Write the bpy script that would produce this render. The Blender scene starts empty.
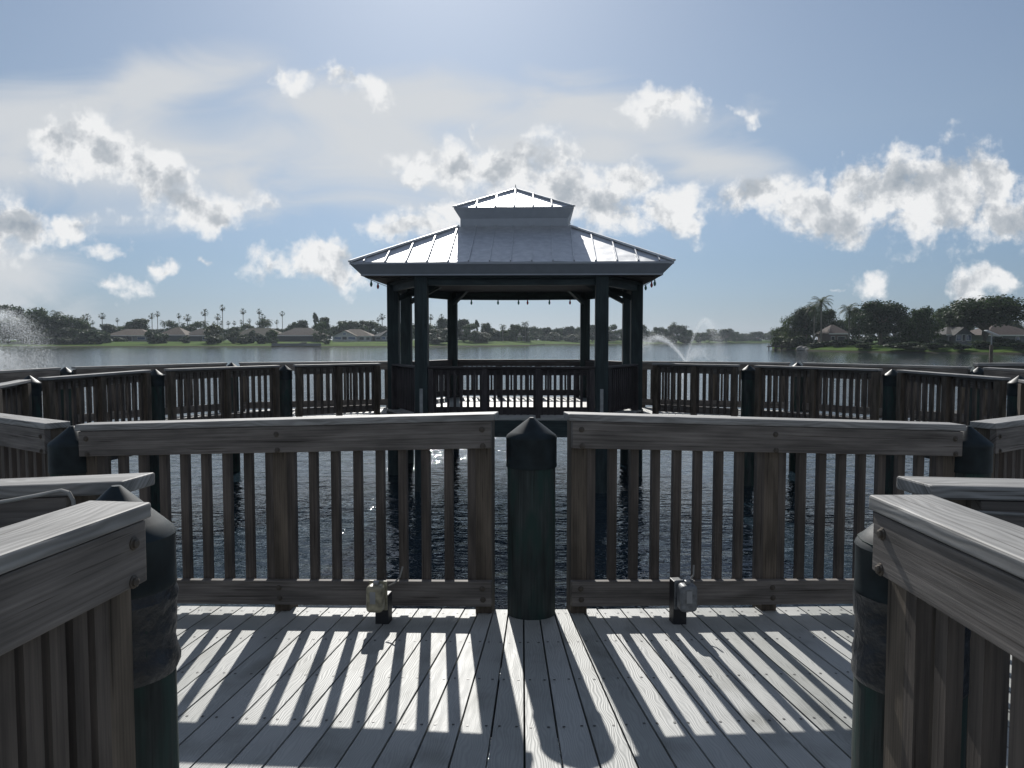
import bpy, math, random
from mathutils import Vector, Matrix, noise as mnoise
R = math.radians
scn = bpy.context.scene
col = scn.collection
CAMZ = 1.505          # eye height above the near boardwalk
WATER = -1.25         # lake level below the near boardwalk
SUN_EL, SUN_AZ = 34.5, -5.5

# ------------------------------------------------------------------ helpers
class MB:
    """collects faces with uv (u along the grain, v across, metres)"""
    def __init__(s):
        s.v, s.f, s.uv, s.mi = [], [], [], []
        s.rng = random.Random(len(s.v) + 7)
    def face(s, pts, uvs=None, mi=0):
        b = len(s.v)
        s.v.extend([tuple(p) for p in pts])
        s.f.append(tuple(range(b, b + len(pts))))
        s.uv.extend(uvs if uvs else [(p[0], p[1]) for p in pts])
        s.mi.append(mi)
    def hexa(s, c, mi=0, along=0):
        """c: 8 corners, index bits x,y,z ; welded box with grain along axis"""
        b = len(s.v)
        s.v.extend([tuple(p) for p in c])
        q = [(0,4,6,2),(1,3,7,5),(0,1,5,4),(2,6,7,3),(0,2,3,1),(4,5,7,6)]
        P = [Vector(p) for p in c]
        dx, dy, dz = (P[1]-P[0]).length, (P[2]-P[0]).length, (P[4]-P[0]).length
        D = [dx, dy, dz]
        ru, rv = s.rng.uniform(0, 40), s.rng.uniform(0, 40)
        o = [a for a in range(3) if a != along]
        for fc in q:
            s.f.append(tuple(b + i for i in fc))
            for i in fc:
                bits = (i & 1, (i >> 1) & 1, (i >> 2) & 1)
                u = bits[along] * D[along] + ru
                v = bits[o[0]] * D[o[0]] + bits[o[1]] * D[o[1]] + rv
                s.uv.append((u, v))
            s.mi.append(mi)
    def box(s, x0, x1, y0, y1, z0, z1, mi=0, along=None):
        c = [((x1 if i & 1 else x0), (y1 if i & 2 else y0), (z1 if i & 4 else z0)) for i in range(8)]
        if along is None:
            d = (abs(x1-x0), abs(y1-y0), abs(z1-z0)); along = d.index(max(d))
        s.hexa(c, mi, along)
    def beam(s, p0, p1, w, h, mi=0, up=(0, 0, 1), w2=None, h2=None):
        p0, p1, up = Vector(p0), Vector(p1), Vector(up)
        x = (p1 - p0).normalized(); y = up.cross(x)
        if y.length < 1e-4: y = Vector((1, 0, 0)).cross(x)
        y.normalize(); z = x.cross(y)
        w2 = w if w2 is None else w2; h2 = h if h2 is None else h2
        c = []
        for i in range(8):
            p = p1 if i & 1 else p0
            ww, hh = (w2, h2) if i & 1 else (w, h)
            c.append(p + y * (ww/2 if i & 2 else -ww/2) + z * (hh/2 if i & 4 else -hh/2))
        s.hexa(c, mi, 0)
    def lathe(s, prof, n=20, cx=0, cy=0, mi=0, cap=True, jig=None):
        b = len(s.v)
        for k, (r, z) in enumerate(prof):
            for i in range(n):
                a = 2*math.pi*i/n
                rr = r * (1 + (jig(k, i) if jig else 0))
                s.v.append((cx + rr*math.cos(a), cy + rr*math.sin(a), z))
        for k in range(len(prof)-1):
            for i in range(n):
                j = (i+1) % n
                s.f.append((b+k*n+i, b+k*n+j, b+(k+1)*n+j, b+(k+1)*n+i))
                z0, z1 = prof[k][1], prof[k+1][1]
                u0, u1 = i/n*0.8, (i+1)/n*0.8
                s.uv.extend([(z0, u0), (z0, u1), (z1, u1), (z1, u0)])
                s.mi.append(mi)
        if cap:
            for k, rev in ((0, True), (len(prof)-1, False)):
                idx = [b+k*n+i for i in range(n)]
                if rev: idx.reverse()
                s.f.append(tuple(idx)); s.uv.extend([(0, 0)]*n); s.mi.append(mi)
    def tube(s, pts, r, n=8, mi=0, r2=None):
        pts = [Vector(p) for p in pts]
        r2 = r if r2 is None else r2
        b = len(s.v); m = len(pts); L = 0
        for k, p in enumerate(pts):
            t = (pts[min(k+1, m-1)] - pts[max(k-1, 0)]).normalized()
            a = t.cross(Vector((0, 0, 1)))
            if a.length < 1e-3: a = t.cross(Vector((1, 0, 0)))
            a.normalize(); c = t.cross(a)
            rr = r + (r2-r)*k/max(1, m-1)
            for i in range(n):
                th = 2*math.pi*i/n
                s.v.append(tuple(p + a*(rr*math.cos(th)) + c*(rr*math.sin(th))))
        for k in range(m-1):
            d = (pts[k+1]-pts[k]).length
            for i in range(n):
                j = (i+1) % n
                s.f.append((b+k*n+i, b+k*n+j, b+(k+1)*n+j, b+(k+1)*n+i))
                s.uv.extend([(L, i*r), (L, (i+1)*r), (L+d, (i+1)*r), (L+d, i*r)])
                s.mi.append(mi)
            L += d
        for k, rev in ((0, False), (m-1, True)):
            idx = [b+k*n+i for i in range(n)]
            if rev: idx.reverse()
            s.f.append(tuple(idx)); s.uv.extend([(0, 0)]*n); s.mi.append(mi)
    def mesh(s, name, mats, smooth=False):
        me = bpy.data.meshes.new(name)
        me.from_pydata(s.v, [], s.f)
        uvl = me.uv_layers.new(name='UVMap')
        flat = [c for uv in s.uv for c in uv]
        uvl.data.foreach_set('uv', flat)
        if not isinstance(mats, (list, tuple)): mats = [mats]
        for m in mats: me.materials.append(m)
        if len(mats) > 1: me.polygons.foreach_set('material_index', s.mi)
        if smooth:
            me.polygons.foreach_set('use_smooth', [True]*len(me.polygons)); me.set_sharp_from_angle(angle=R(38))
        me.validate(); me.update()
        return me
    def build(s, name, mats, parent=None, smooth=False, bevel=0):
        return link(name, s.mesh(name, mats, smooth), parent, bevel=bevel)

def link(name, me, parent=None, loc=(0, 0, 0), rz=0, bevel=0):
    o = bpy.data.objects.new(name, me); col.objects.link(o)
    o.parent = parent; o.location = loc; o.rotation_euler = (0, 0, rz)
    if bevel:
        b = o.modifiers.new('edge', 'BEVEL'); b.width = bevel; b.segments = 2; b.limit_method = 'ANGLE'; b.angle_limit = R(40)
    return o
def thing(name, label, cat, loc=(0, 0, 0), rz=0, group=None):
    o = bpy.data.objects.new(name, None); col.objects.link(o)
    o.empty_display_size = 0.2
    o.location = loc; o.rotation_euler = (0, 0, rz)
    return tag(o, label, cat, group)
def tag(o, label, cat, group=None):
    o['label'] = label; o['category'] = cat
    if group: o['group'] = group
    return o
def struct(o):
    o['kind'] = 'structure'; return o

# ------------------------------------------------------------------ materials
def new_mat(name):
    m = bpy.data.materials.new(name); m.use_nodes = True
    nt = m.node_tree; bs = nt.nodes['Principled BSDF']
    return m, nt, bs
def N(nt, t, **kw):
    n = nt.nodes.new(t)
    for k, v in kw.items(): setattr(n, k, v)
    return n
def L(nt, a, b): nt.links.new(a, b)
def ramp(nt, fac, stops, interp='LINEAR'):
    r = N(nt, 'ShaderNodeValToRGB'); r.color_ramp.interpolation = interp
    e = r.color_ramp.elements
    while len(e) < len(stops): e.new(0.5)
    for i, (p, c) in enumerate(stops):
        e[i].position = p; e[i].color = (*c, 1) if len(c) == 3 else c
    L(nt, fac, r.inputs[0]); return r.outputs[0]
def math_n(nt, op, a, b=None, c=None, clamp=False):
    n = N(nt, 'ShaderNodeMath', operation=op, use_clamp=clamp)
    for i, x in enumerate((a, b, c)):
        if x is None: continue
        if isinstance(x, (int, float)): n.inputs[i].default_value = x
        else: L(nt, x, n.inputs[i])
    return n.outputs[0]
def mix_col(nt, fac, a, b, mode='MIX'):
    n = N(nt, 'ShaderNodeMix', data_type='RGBA', blend_type=mode)
    for i, x in ((0, fac), (6, a), (7, b)):
        if isinstance(x, (int, float)): n.inputs[i].default_value = x
        elif isinstance(x, tuple): n.inputs[i].default_value = (*x, 1)
        else: L(nt, x, n.inputs[i])
    return n.outputs[2]

def wood(name, dark, light, rough=0.75, rings=False, bump=0.35, green=None, stain=0.5):
    m, nt, bs = new_mat(name)
    uv = N(nt, 'ShaderNodeUVMap')
    mp = N(nt, 'ShaderNodeMapping'); mp.inputs['Scale'].default_value = (1.1, 52, 1)
    L(nt, uv.outputs[0], mp.inputs[0])
    n1 = N(nt, 'ShaderNodeTexNoise'); n1.inputs['Scale'].default_value = 1.6; n1.inputs['Detail'].default_value = 7; n1.inputs['Roughness'].default_value = .62
    L(nt, mp.outputs[0], n1.inputs['Vector'])
    fac = n1.outputs[0]
    if rings:
        mp2 = N(nt, 'ShaderNodeMapping'); mp2.inputs['Scale'].default_value = (2.4, 8, 1)
        L(nt, uv.outputs[0], mp2.inputs[0])
        w = N(nt, 'ShaderNodeTexWave', wave_type='BANDS', bands_direction='Y')
        w.inputs['Scale'].default_value = 1.8; w.inputs['Distortion'].default_value = 16; w.inputs['Detail'].default_value = 1.0; w.inputs['Detail Scale'].default_value = .8
        L(nt, mp2.outputs[0], w.inputs['Vector'])
        fac = mix_col(nt, .38, n1.outputs[0], w.outputs[0])
    c = ramp(nt, fac, [(.28, dark), (.72, light)])
    # weather stains with a slow shape of their own
    n2 = N(nt, 'ShaderNodeTexNoise'); n2.inputs['Scale'].default_value = 2.4; n2.inputs['Detail'].default_value = 5
    mp3 = N(nt, 'ShaderNodeMapping'); mp3.inputs['Scale'].default_value = (1, 5, 1); L(nt, uv.outputs[0], mp3.inputs[0]); L(nt, mp3.outputs[0], n2.inputs['Vector'])
    st = ramp(nt, n2.outputs[0], [(.38, (1-stain, 1-stain, 1-stain)), (.62, (1.12, 1.12, 1.12))])
    c = mix_col(nt, 1, c, st, 'MULTIPLY')
    if green:
        n3 = N(nt, 'ShaderNodeTexNoise'); n3.inputs['Scale'].default_value = 3.0; n3.inputs['Detail'].default_value = 6
        mp4 = N(nt, 'ShaderNodeMapping'); mp4.inputs['Scale'].default_value = (1, 4, 1); mp4.inputs['Location'].default_value = (7, 3, 0)
        L(nt, uv.outputs[0], mp4.inputs[0]); L(nt, mp4.outputs[0], n3.inputs['Vector'])
        gf = ramp(nt, n3.outputs[0], [(.45, (0, 0, 0)), (.62, (1, 1, 1))])
        c = mix_col(nt, gf, c, green)
    # drying cracks along the fibres
    mpc = N(nt, 'ShaderNodeMapping'); mpc.inputs['Scale'].default_value = (1.6, 70, 1); mpc.inputs['Location'].default_value = (5, 9, 0); L(nt, uv.outputs[0], mpc.inputs[0])
    nc_ = N(nt, 'ShaderNodeTexNoise'); nc_.inputs['Scale'].default_value = 1; nc_.inputs['Detail'].default_value = 3; L(nt, mpc.outputs[0], nc_.inputs['Vector'])
    ck = ramp(nt, nc_.outputs[0], [(.62, (1, 1, 1)), (.68, (.42, .40, .38))])
    c = mix_col(nt, 1, c, ck, 'MULTIPLY')
    # knots
    vo = N(nt, 'ShaderNodeTexVoronoi'); vo.inputs['Scale'].default_value = 1.0
    mpk = N(nt, 'ShaderNodeMapping'); mpk.inputs['Scale'].default_value = (1.7, 5.0, 1); L(nt, uv.outputs[0], mpk.inputs[0]); L(nt, mpk.outputs[0], vo.inputs['Vector'])
    kf = ramp(nt, vo.outputs['Distance'], [(.0, (1, 1, 1)), (.085, (0, 0, 0))])
    c = mix_col(nt, math_n(nt, 'MULTIPLY', kf, .75), c, tuple(x*.35 for x in dark))
    L(nt, c, bs.inputs['Base Color'])
    bs.inputs['Roughness'].default_value = rough
    bs.inputs['Specular IOR Level'].default_value = .3
    bp = N(nt, 'ShaderNodeBump'); bp.inputs['Strength'].default_value = bump; bp.inputs['Distance'].default_value = .004
    L(nt, fac, bp.inputs['Height']); L(nt, bp.outputs[0], bs.inputs['Normal'])
    return m

def plain(name, c, rough=.5, metal=0, spec=.5, var=.25, scale=8, bump=0):
    m, nt, bs = new_mat(name)
    tc = N(nt, 'ShaderNodeTexCoord')
    n = N(nt, 'ShaderNodeTexNoise'); n.inputs['Scale'].default_value = scale; n.inputs['Detail'].default_value = 6
    L(nt, tc.outputs['Object'], n.inputs['Vector'])
    L(nt, ramp(nt, n.outputs[0], [(.3, tuple(x*(1-var) for x in c)), (.7, tuple(min(1, x*(1+var)) for x in c))]), bs.inputs['Base Color'])
    bs.inputs['Roughness'].default_value = rough; bs.inputs['Metallic'].default_value = metal
    bs.inputs['Specular IOR Level'].default_value = .12 if rough > .75 else spec
    if bump:
        bp = N(nt, 'ShaderNodeBump'); bp.inputs['Strength'].default_value = bump; bp.inputs['Distance'].default_value = .02
        L(nt, n.outputs[0], bp.inputs['Height']); L(nt, bp.outputs[0], bs.inputs['Normal'])
    return m

M = {}
M['cap'] = wood('weathered_grey_cap', (.22, .215, .205), (.31, .305, .295), .62, rings=True, bump=.35, stain=.25)
M['board'] = wood('weathered_brown_grey_board', (.098, .087, .079), (.235, .212, .192), .7, bump=.5, stain=.35)
M['baluster'] = wood('brown_baluster', (.060, .050, .044), (.136, .115, .098), .75, stain=.4)
M['post'] = wood('tan_post', (.082, .066, .051), (.18, .147, .114), .75, stain=.45)
M['pile'] = wood('treated_green_pile', (.024, .031, .031), (.06, .072, .068), .8, green=(.022, .046, .040), bump=.6)
M['gaz'] = wood('dark_green_stain', (.018, .030, .032), (.036, .052, .054), .6, stain=.3)
M['gazrail'] = wood('dark_brown_rail', (.035, .030, .032), (.075, .065, .065), .65, stain=.3)
M['joist'] = wood('dark_joist', (.03, .03, .03), (.07, .065, .06), .8)
M['plastic'] = plain('black_plastic', (.012, .019, .022), .5, spec=.25, var=.4, scale=14)
M['wrap'] = plain('black_wrap', (.014, .017, .022), .42, spec=.5, var=.5, scale=16, bump=1.0)
M['bolt'] = plain('weathered_bolt', (.10, .085, .07), .6, metal=.5)
M['steel'] = plain('grey_conduit', (.30, .31, .31), .45, metal=.4)
M['boxtan'] = plain('scuffed_beige_cover', (.26, .24, .17), .42, var=.45, scale=30)
M['boxgrey'] = plain('scuffed_grey_cover', (.13, .14, .15), .42, var=.45, scale=30)
M['labelgrey'] = plain('grey_sticker', (.25, .26, .27), .5)
M['blackpost'] = plain('black_post', (.012, .014, .018), .5, var=.3)
M['cable'] = plain('pale_cord', (.42, .40, .36), .5)
M['darkcable'] = plain('grey_cord', (.20, .20, .19), .5)
M['red'] = plain('red_bulb', (.45, .03, .03), .2, spec=.8); M['teal'] = plain('green_bulb', (.02, .16, .12), .2, spec=.8)
M['fascia'] = plain('grey_fascia_metal', (.36, .385, .42), .45, metal=.0, var=.06)
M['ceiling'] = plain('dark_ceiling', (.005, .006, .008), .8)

def deck_mat():
    m, nt, bs = new_mat('grey_composite_board')
    uv = N(nt, 'ShaderNodeUVMap')
    mp = N(nt, 'ShaderNodeMapping'); mp.inputs['Scale'].default_value = (2.6, 9, 1); L(nt, uv.outputs[0], mp.inputs[0])
    w = N(nt, 'ShaderNodeTexWave', wave_type='BANDS', bands_direction='Y')
    w.inputs['Scale'].default_value = 3.0; w.inputs['Distortion'].default_value = 18; w.inputs['Detail'].default_value = 1.0; w.inputs['Detail Scale'].default_value = .65
    L(nt, mp.outputs[0], w.inputs['Vector'])
    n = N(nt, 'ShaderNodeTexNoise'); n.inputs['Scale'].default_value = 3; n.inputs['Detail'].default_value = 8
    L(nt, uv.outputs[0], n.inputs['Vector'])
    c = ramp(nt, w.outputs[0], [(.1, (.35, .355, .345)), (.8, (.405, .41, .395))])
    st = ramp(nt, n.outputs[0], [(.30, (.62, .62, .59)), (.46, (.94, .94, .93)), (.65, (1.05, 1.05, 1.04))])
    c = mix_col(nt, 1, c, st, 'MULTIPLY')
    # each board takes its own slight tint
    sep = N(nt, 'ShaderNodeSeparateXYZ'); L(nt, uv.outputs[0], sep.inputs[0])
    wn = N(nt, 'ShaderNodeTexWhiteNoise', noise_dimensions='1D')
    L(nt, math_n(nt, 'FLOOR', math_n(nt, 'MULTIPLY', sep.outputs[1], 2.0)), wn.inputs['W'])
    t = ramp(nt, wn.outputs[0], [(0, (.80, .81, .80)), (.5, (.97, .97, .97)), (1, (1.07, 1.07, 1.08))])
    c = mix_col(nt, 1, c, t, 'MULTIPLY')
    L(nt, c, bs.inputs['Base Color']); bs.inputs['Roughness'].default_value = .55; bs.inputs['Specular IOR Level'].default_value = .35
    bp = N(nt, 'ShaderNodeBump'); bp.inputs['Strength'].default_value = .3; bp.inputs['Distance'].default_value = .002
    L(nt, w.outputs[0], bp.inputs['Height']); L(nt, bp.outputs[0], bs.inputs['Normal'])
    return m
M['deck'] = deck_mat()
M['screw'] = plain('screw_head', (.05, .05, .05), .5, metal=.3)

def roof_mat():
    m, nt, bs = new_mat('standing_seam_metal')
    tc = N(nt, 'ShaderNodeTexCoord')
    n = N(nt, 'ShaderNodeTexNoise'); n.inputs['Scale'].default_value = 1.4; n.inputs['Detail'].default_value = 2
    L(nt, tc.outputs['Object'], n.inputs['Vector'])
    n2 = N(nt, 'ShaderNodeTexNoise'); n2.inputs['Scale'].default_value = 9; n2.inputs['Detail'].default_value = 6
    L(nt, tc.outputs['Object'], n2.inputs['Vector'])
    L(nt, ramp(nt, n2.outputs[0], [(.3, (.54, .55, .56)), (.7, (.68, .685, .69))]), bs.inputs['Base Color'])
    bs.inputs['Metallic'].default_value = .85; bs.inputs['Roughness'].default_value = .48
    bp = N(nt, 'ShaderNodeBump'); bp.inputs['Strength'].default_value = .5; bp.inputs['Distance'].default_value = .05
    L(nt, n.outputs[0], bp.inputs['Height']); L(nt, bp.outputs[0], bs.inputs['Normal'])
    return m
M['roof'] = roof_mat()

def water_mat():
    m, nt, bs = new_mat('lake_water')
    bs.inputs['Base Color'].default_value = (.015, .026, .036, 1)
    bs.inputs['Roughness'].default_value = .06; bs.inputs['IOR'].default_value = 1.5
    tc = N(nt, 'ShaderNodeTexCoord')
    def layer(sc, stretch, det):
        mp = N(nt, 'ShaderNodeMapping'); mp.inputs['Scale'].default_value = (sc*stretch, sc, sc); mp.inputs['Rotation'].default_value = (0, 0, R(6))
        L(nt, tc.outputs['Object'], mp.inputs[0])
        n = N(nt, 'ShaderNodeTexNoise'); n.inputs['Scale'].default_value = 1; n.inputs['Detail'].default_value = det; n.inputs['Roughness'].default_value = .55
        n.inputs['Distortion'].default_value = .4
        L(nt, mp.outputs[0], n.inputs['Vector']); return n.outputs[0]
    a = layer(2.6, .45, 3); b = layer(10.5, .5, 3); c = layer(.5, .5, 2)
    sepw = N(nt, 'ShaderNodeSeparateXYZ'); L(nt, tc.outputs['Object'], sepw.inputs[0])
    calm = ramp(nt, math_n(nt, 'MULTIPLY', sepw.outputs[1], .01), [(.14, (1, 1, 1)), (.7, (.36, .36, .36))])
    h = math_n(nt, 'ADD', math_n(nt, 'MULTIPLY', a, .066), math_n(nt, 'ADD', math_n(nt, 'MULTIPLY', b, .017), math_n(nt, 'MULTIPLY', c, .10)))
    bp = N(nt, 'ShaderNodeBump'); bp.inputs['Strength'].default_value = 1; bp.inputs['Distance'].default_value = 1.0
    L(nt, math_n(nt, 'MULTIPLY', h, calm), bp.inputs['Height']); L(nt, bp.outputs[0], bs.inputs['Normal'])
    return m
M['water'] = water_mat()

def leaf_mat(name, c, trans=.35):
    m, nt, bs = new_mat(name)
    g = N(nt, 'ShaderNodeNewGeometry'); oi = N(nt, 'ShaderNodeObjectInfo')
    f = math_n(nt, 'FRACT', math_n(nt, 'ADD', g.outputs['Random Per Island'], oi.outputs['Random']))
    a = ramp(nt, f, [(0, tuple(x*.6 for x in c)), (.6, c), (1, tuple(x*1.55 for x in c))])
    tint = ramp(nt, oi.outputs['Random'], [(0, (.85, .9, .95)), (.5, (1, 1, 1)), (1, (1.2, 1.1, .8))])
    a = mix_col(nt, 1, a, tint, 'MULTIPLY')
    L(nt, a, bs.inputs['Base Color']); bs.inputs['Roughness'].default_value = .55; bs.inputs['Specular IOR Level'].default_value = .08
    tr = N(nt, 'ShaderNodeBsdfTranslucent'); L(nt, a, tr.inputs[0])
    mx = N(nt, 'ShaderNodeMixShader'); mx.inputs[0].default_value = trans
    L(nt, bs.outputs[0], mx.inputs[1]); L(nt, tr.outputs[0], mx.inputs[2])
    L(nt, mx.outputs[0], nt.nodes['Material Output'].inputs[0])
    return m
M['leaf'] = leaf_mat('green_foliage', (.038, .066, .020))
M['leafdark'] = leaf_mat('dark_foliage', (.026, .046, .020))
M['leafgrey'] = leaf_mat('grey_green_foliage', (.052, .066, .038))
M['palm'] = leaf_mat('palm_frond', (.034, .055, .020))
M['bark'] = plain('grey_bark', (.13, .11, .09), .85, scale=3)
M['palmbark'] = plain('pale_palm_bark', (.22, .20, .17), .85, scale=3)

def grass_mat():
    m, nt, bs = new_mat('lawn_bank')
    tc = N(nt, 'ShaderNodeTexCoord')
    n = N(nt, 'ShaderNodeTexNoise'); n.inputs['Scale'].default_value = .09; n.inputs['Detail'].default_value = 8
    L(nt, tc.outputs['Object'], n.inputs['Vector'])
    g = ramp(nt, n.outputs[0], [(.3, (.028, .058, .007)), (.55, (.052, .098, .010)), (.75, (.085, .12, .020))])
    sep = N(nt, 'ShaderNodeSeparateXYZ'); L(nt, tc.outputs['Object'], sep.inputs[0])
    f = ramp(nt, math_n(nt, 'ADD', math_n(nt, 'MULTIPLY', sep.outputs[2], 1), 1.28), [(.25, (0, 0, 0)), (.5, (1, 1, 1))])
    c = mix_col(nt, f, (.030, .028, .020), g)
    L(nt, c, bs.inputs['Base Color']); bs.inputs['Roughness'].default_value = .95; bs.inputs['Specular IOR Level'].default_value = .03
    return m
M['grass'] = grass_mat()
def tile_mat(name, c):
    m, nt, bs = new_mat(name)
    uv = N(nt, 'ShaderNodeUVMap')
    n = N(nt, 'ShaderNodeTexNoise'); n.inputs['Scale'].default_value = 1.2; n.inputs['Detail'].default_value = 6; L(nt, uv.outputs[0], n.inputs['Vector'])
    w = N(nt, 'ShaderNodeTexWave', bands_direction='Y'); w.inputs['Scale'].default_value = 1.2; w.inputs['Distortion'].default_value = .5; L(nt, uv.outputs[0], w.inputs['Vector'])
    a = ramp(nt, n.outputs[0], [(.3, tuple(x*.75 for x in c)), (.7, tuple(x*1.2 for x in c))])
    b = ramp(nt, w.outputs[0], [(.0, (.8, .8, .8)), (.5, (1.05, 1.05, 1.05))])
    L(nt, mix_col(nt, 1, a, b, 'MULTIPLY'), bs.inputs['Base Color']); bs.inputs['Roughness'].default_value = .85; bs.inputs['Specular IOR Level'].default_value = .1
    return m
M['tile_tan'] = tile_mat('tan_roof_tile', (0.130, 0.104, 0.083)); M['tile_brown'] = tile_mat('brown_roof_tile', (0.083, 0.069, 0.061))
M['tile_pink'] = tile_mat('pinkish_roof_tile', (0.092, 0.074, 0.068)); M['tile_grey'] = tile_mat('grey_roof_tile', (0.087, 0.087, 0.087))
M['tile_olive'] = tile_mat('olive_roof_tile', (0.095, 0.087, 0.065))
M['stucco_white'] = plain('pale_stucco', (0.385, 0.392, 0.399), .85, var=.06, scale=.5); M['stucco_tan'] = plain('tan_stucco', (0.176, 0.152, 0.127), .85, var=.08, scale=.5)
M['stucco_pink'] = plain('pink_stucco', (0.186, 0.142, 0.132), .85, var=.08, scale=.5); M['stucco_grey'] = plain('grey_stucco', (0.167, 0.176, 0.186), .85, var=.08, scale=.5)
M['screen'] = plain('dark_screen', (.03, .033, .04), .6); M['whitetrim'] = plain('white_trim', (.75, .75, .73), .6, var=.04)
M['winglass'] = plain('blue_window_glass', (.05, .08, .16), .08, spec=.8); M['rock'] = plain('pale_rock', (.26, .25, .23), .9, scale=1)
def spray_mat(name, a):
    m, nt, bs = new_mat(name)
    bs.inputs['Base Color'].default_value = (.9, .93, .95, 1); bs.inputs['Roughness'].default_value = .6
    tr = N(nt, 'ShaderNodeBsdfTranslucent'); tr.inputs[0].default_value = (.9, .93, .95, 1)
    mx = N(nt, 'ShaderNodeMixShader'); mx.inputs[0].default_value = .6
    L(nt, bs.outputs[0], mx.inputs[1]); L(nt, tr.outputs[0], mx.inputs[2])
    tp = N(nt, 'ShaderNodeBsdfTransparent')
    m2 = N(nt, 'ShaderNodeMixShader'); m2.inputs[0].default_value = a
    L(nt, tp.outputs[0], m2.inputs[1]); L(nt, mx.outputs[0], m2.inputs[2])
    L(nt, m2.outputs[0], nt.nodes['Material Output'].inputs[0])
    return m
M['spray'] = spray_mat('water_spray', .25)

# ------------------------------------------------------------------ water
b = MB(); b.face([(-3000, -400, WATER), (3000, -400, WATER), (3000, 6000, WATER), (-3000, 6000, WATER)])
struct(b.build('lake_water', M['water']))

# ------------------------------------------------------------------ boardwalk ring
V = {'L7': (-2.55, 15.70), 'L6': (-4.28, 14.5), 'L5': (-5.75, 12.4), 'L4': (-6.4, 10.2), 'L3': (-6.0, 8.1), 'L2': (-4.85, 6.2),
     'L1': (-2.64, 4.57), 'V0': (.107, 4.18), 'R1': (2.74, 4.57), 'R2': (4.98, 6.2), 'R3': (6.3, 8.1), 'R4': (6.73, 10.2),
     'R5': (6.13, 12.4), 'R6': (4.46, 14.5), 'R7': (2.72, 15.70)}
ORDER = ['L7', 'L6', 'L5', 'L4', 'L3', 'L2', 'L1', 'V0', 'R1', 'R2', 'R3', 'R4', 'R5', 'R6', 'R7']
ZV = {'V0': 0, 'L1': -.11, 'R1': -.11, 'L2': -.13, 'R2': -.13, 'L3': -.10, 'R3': -.10, 'L4': -.03, 'R4': -.03}
P = [Vector(V[k]) for k in ORDER]; ZP = [ZV.get(k, .01) for k in ORDER]
n_seg = len(P)-1
DIR = [(P[i+1]-P[i]).normalized() for i in range(n_seg)]
# outward = away from the ring's middle: right of travel direction L7 -> V0 -> R7
OUT = [Vector((d.y, -d.x)) for d in DIR]
mid = Vector((.15, 10))
OUT = [o if (P[i]-mid).dot(o) > 0 else -o for i, o in enumerate(OUT)]
WID = 2.2
def outer_vertex(i):
    if i == 0: return P[0] + Vector((0.0, 1.5))
    if i == n_seg: return P[n_seg] + Vector((0.0, 1.5))
    m = (OUT[i-1]+OUT[i]).normalized()
    return P[i] + m * (WID / m.dot(OUT[i]))
OV = [outer_vertex(i) for i in range(n_seg+1)]

deck = MB(); drng = random.Random(3)
TH = .035; bcount = [0]
def board(i0, i1, o1, o0, z0, z1):
    """i0,i1 inner edge points, o0,o1 outer ones"""
    g = .0042
    i0, i1, o1, o0 = [Vector(p) for p in (i0, i1, o1, o0)]
    di = (i1-i0).normalized()*g; do = (o1-o0).normalized()*g
    j = drng.uniform(-.004, .006)
    dd = (i0-o0).normalized()*j
    a, b_, c, d = i0+di+dd, i1-di+dd, o1-do, o0+do
    k = bcount[0]; bcount[0] += 1
    dz = drng.uniform(-.0012, .0012)
    top = [(a.x, a.y, z0+dz), (b_.x, b_.y, z1+dz), (c.x, c.y, z1+dz), (d.x, d.y, z0+dz)]
    bot = [(x, y, z-TH) for x, y, z in top]
    ln = (i0-o0).length; wd = (i1-i0).length; wo = (o1-o0).length; u0 = drng.uniform(0, 50)
    v0 = k*.5 + .1
    uvs = [(u0+ln, v0), (u0+ln, v0+wd), (u0, v0+wo), (u0, v0)]
    nrm = (Vector(top[1])-Vector(top[0])).cross(Vector(top[3])-Vector(top[0])).z
    order = (0, 1, 2, 3) if nrm > 0 else (3, 2, 1, 0)
    deck.face([top[q] for q in order], [uvs[q] for q in order])
    rv = tuple(reversed(order))
    deck.face([bot[q] for q in rv], [uvs[q] for q in rv])
    for q in range(4):
        e, f = order[q], order[(q+1) % 4]
        deck.face([top[f], top[e], bot[e], bot[f]], [uvs[f], uvs[e], (uvs[e][0], uvs[e][1]+.03), (uvs[f][0], uvs[f][1]+.03)])
    return a, b_, c, d, z0+dz, z1+dz
def screws(q, rows):
    a, b_, c, d, z0, z1 = q
    for t in rows:
        for s in (.2, .8):
            p = (a*(1-s)+b_*s)*(1-t) + (d*(1-s)+c*s)*t
            p = p + Vector((drng.uniform(-.004, .004), drng.uniform(-.004, .004)))
            z = z0*(1-s)+z1*s+.0018; r = .0065
            deck.face([(p.x+r*math.cos(x*math.pi/3), p.y+r*math.sin(x*math.pi/3), z) for x in range(6)], mi=1)
FW = .385; PITCH = .137; EDGE = .045
edge_in = []
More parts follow.
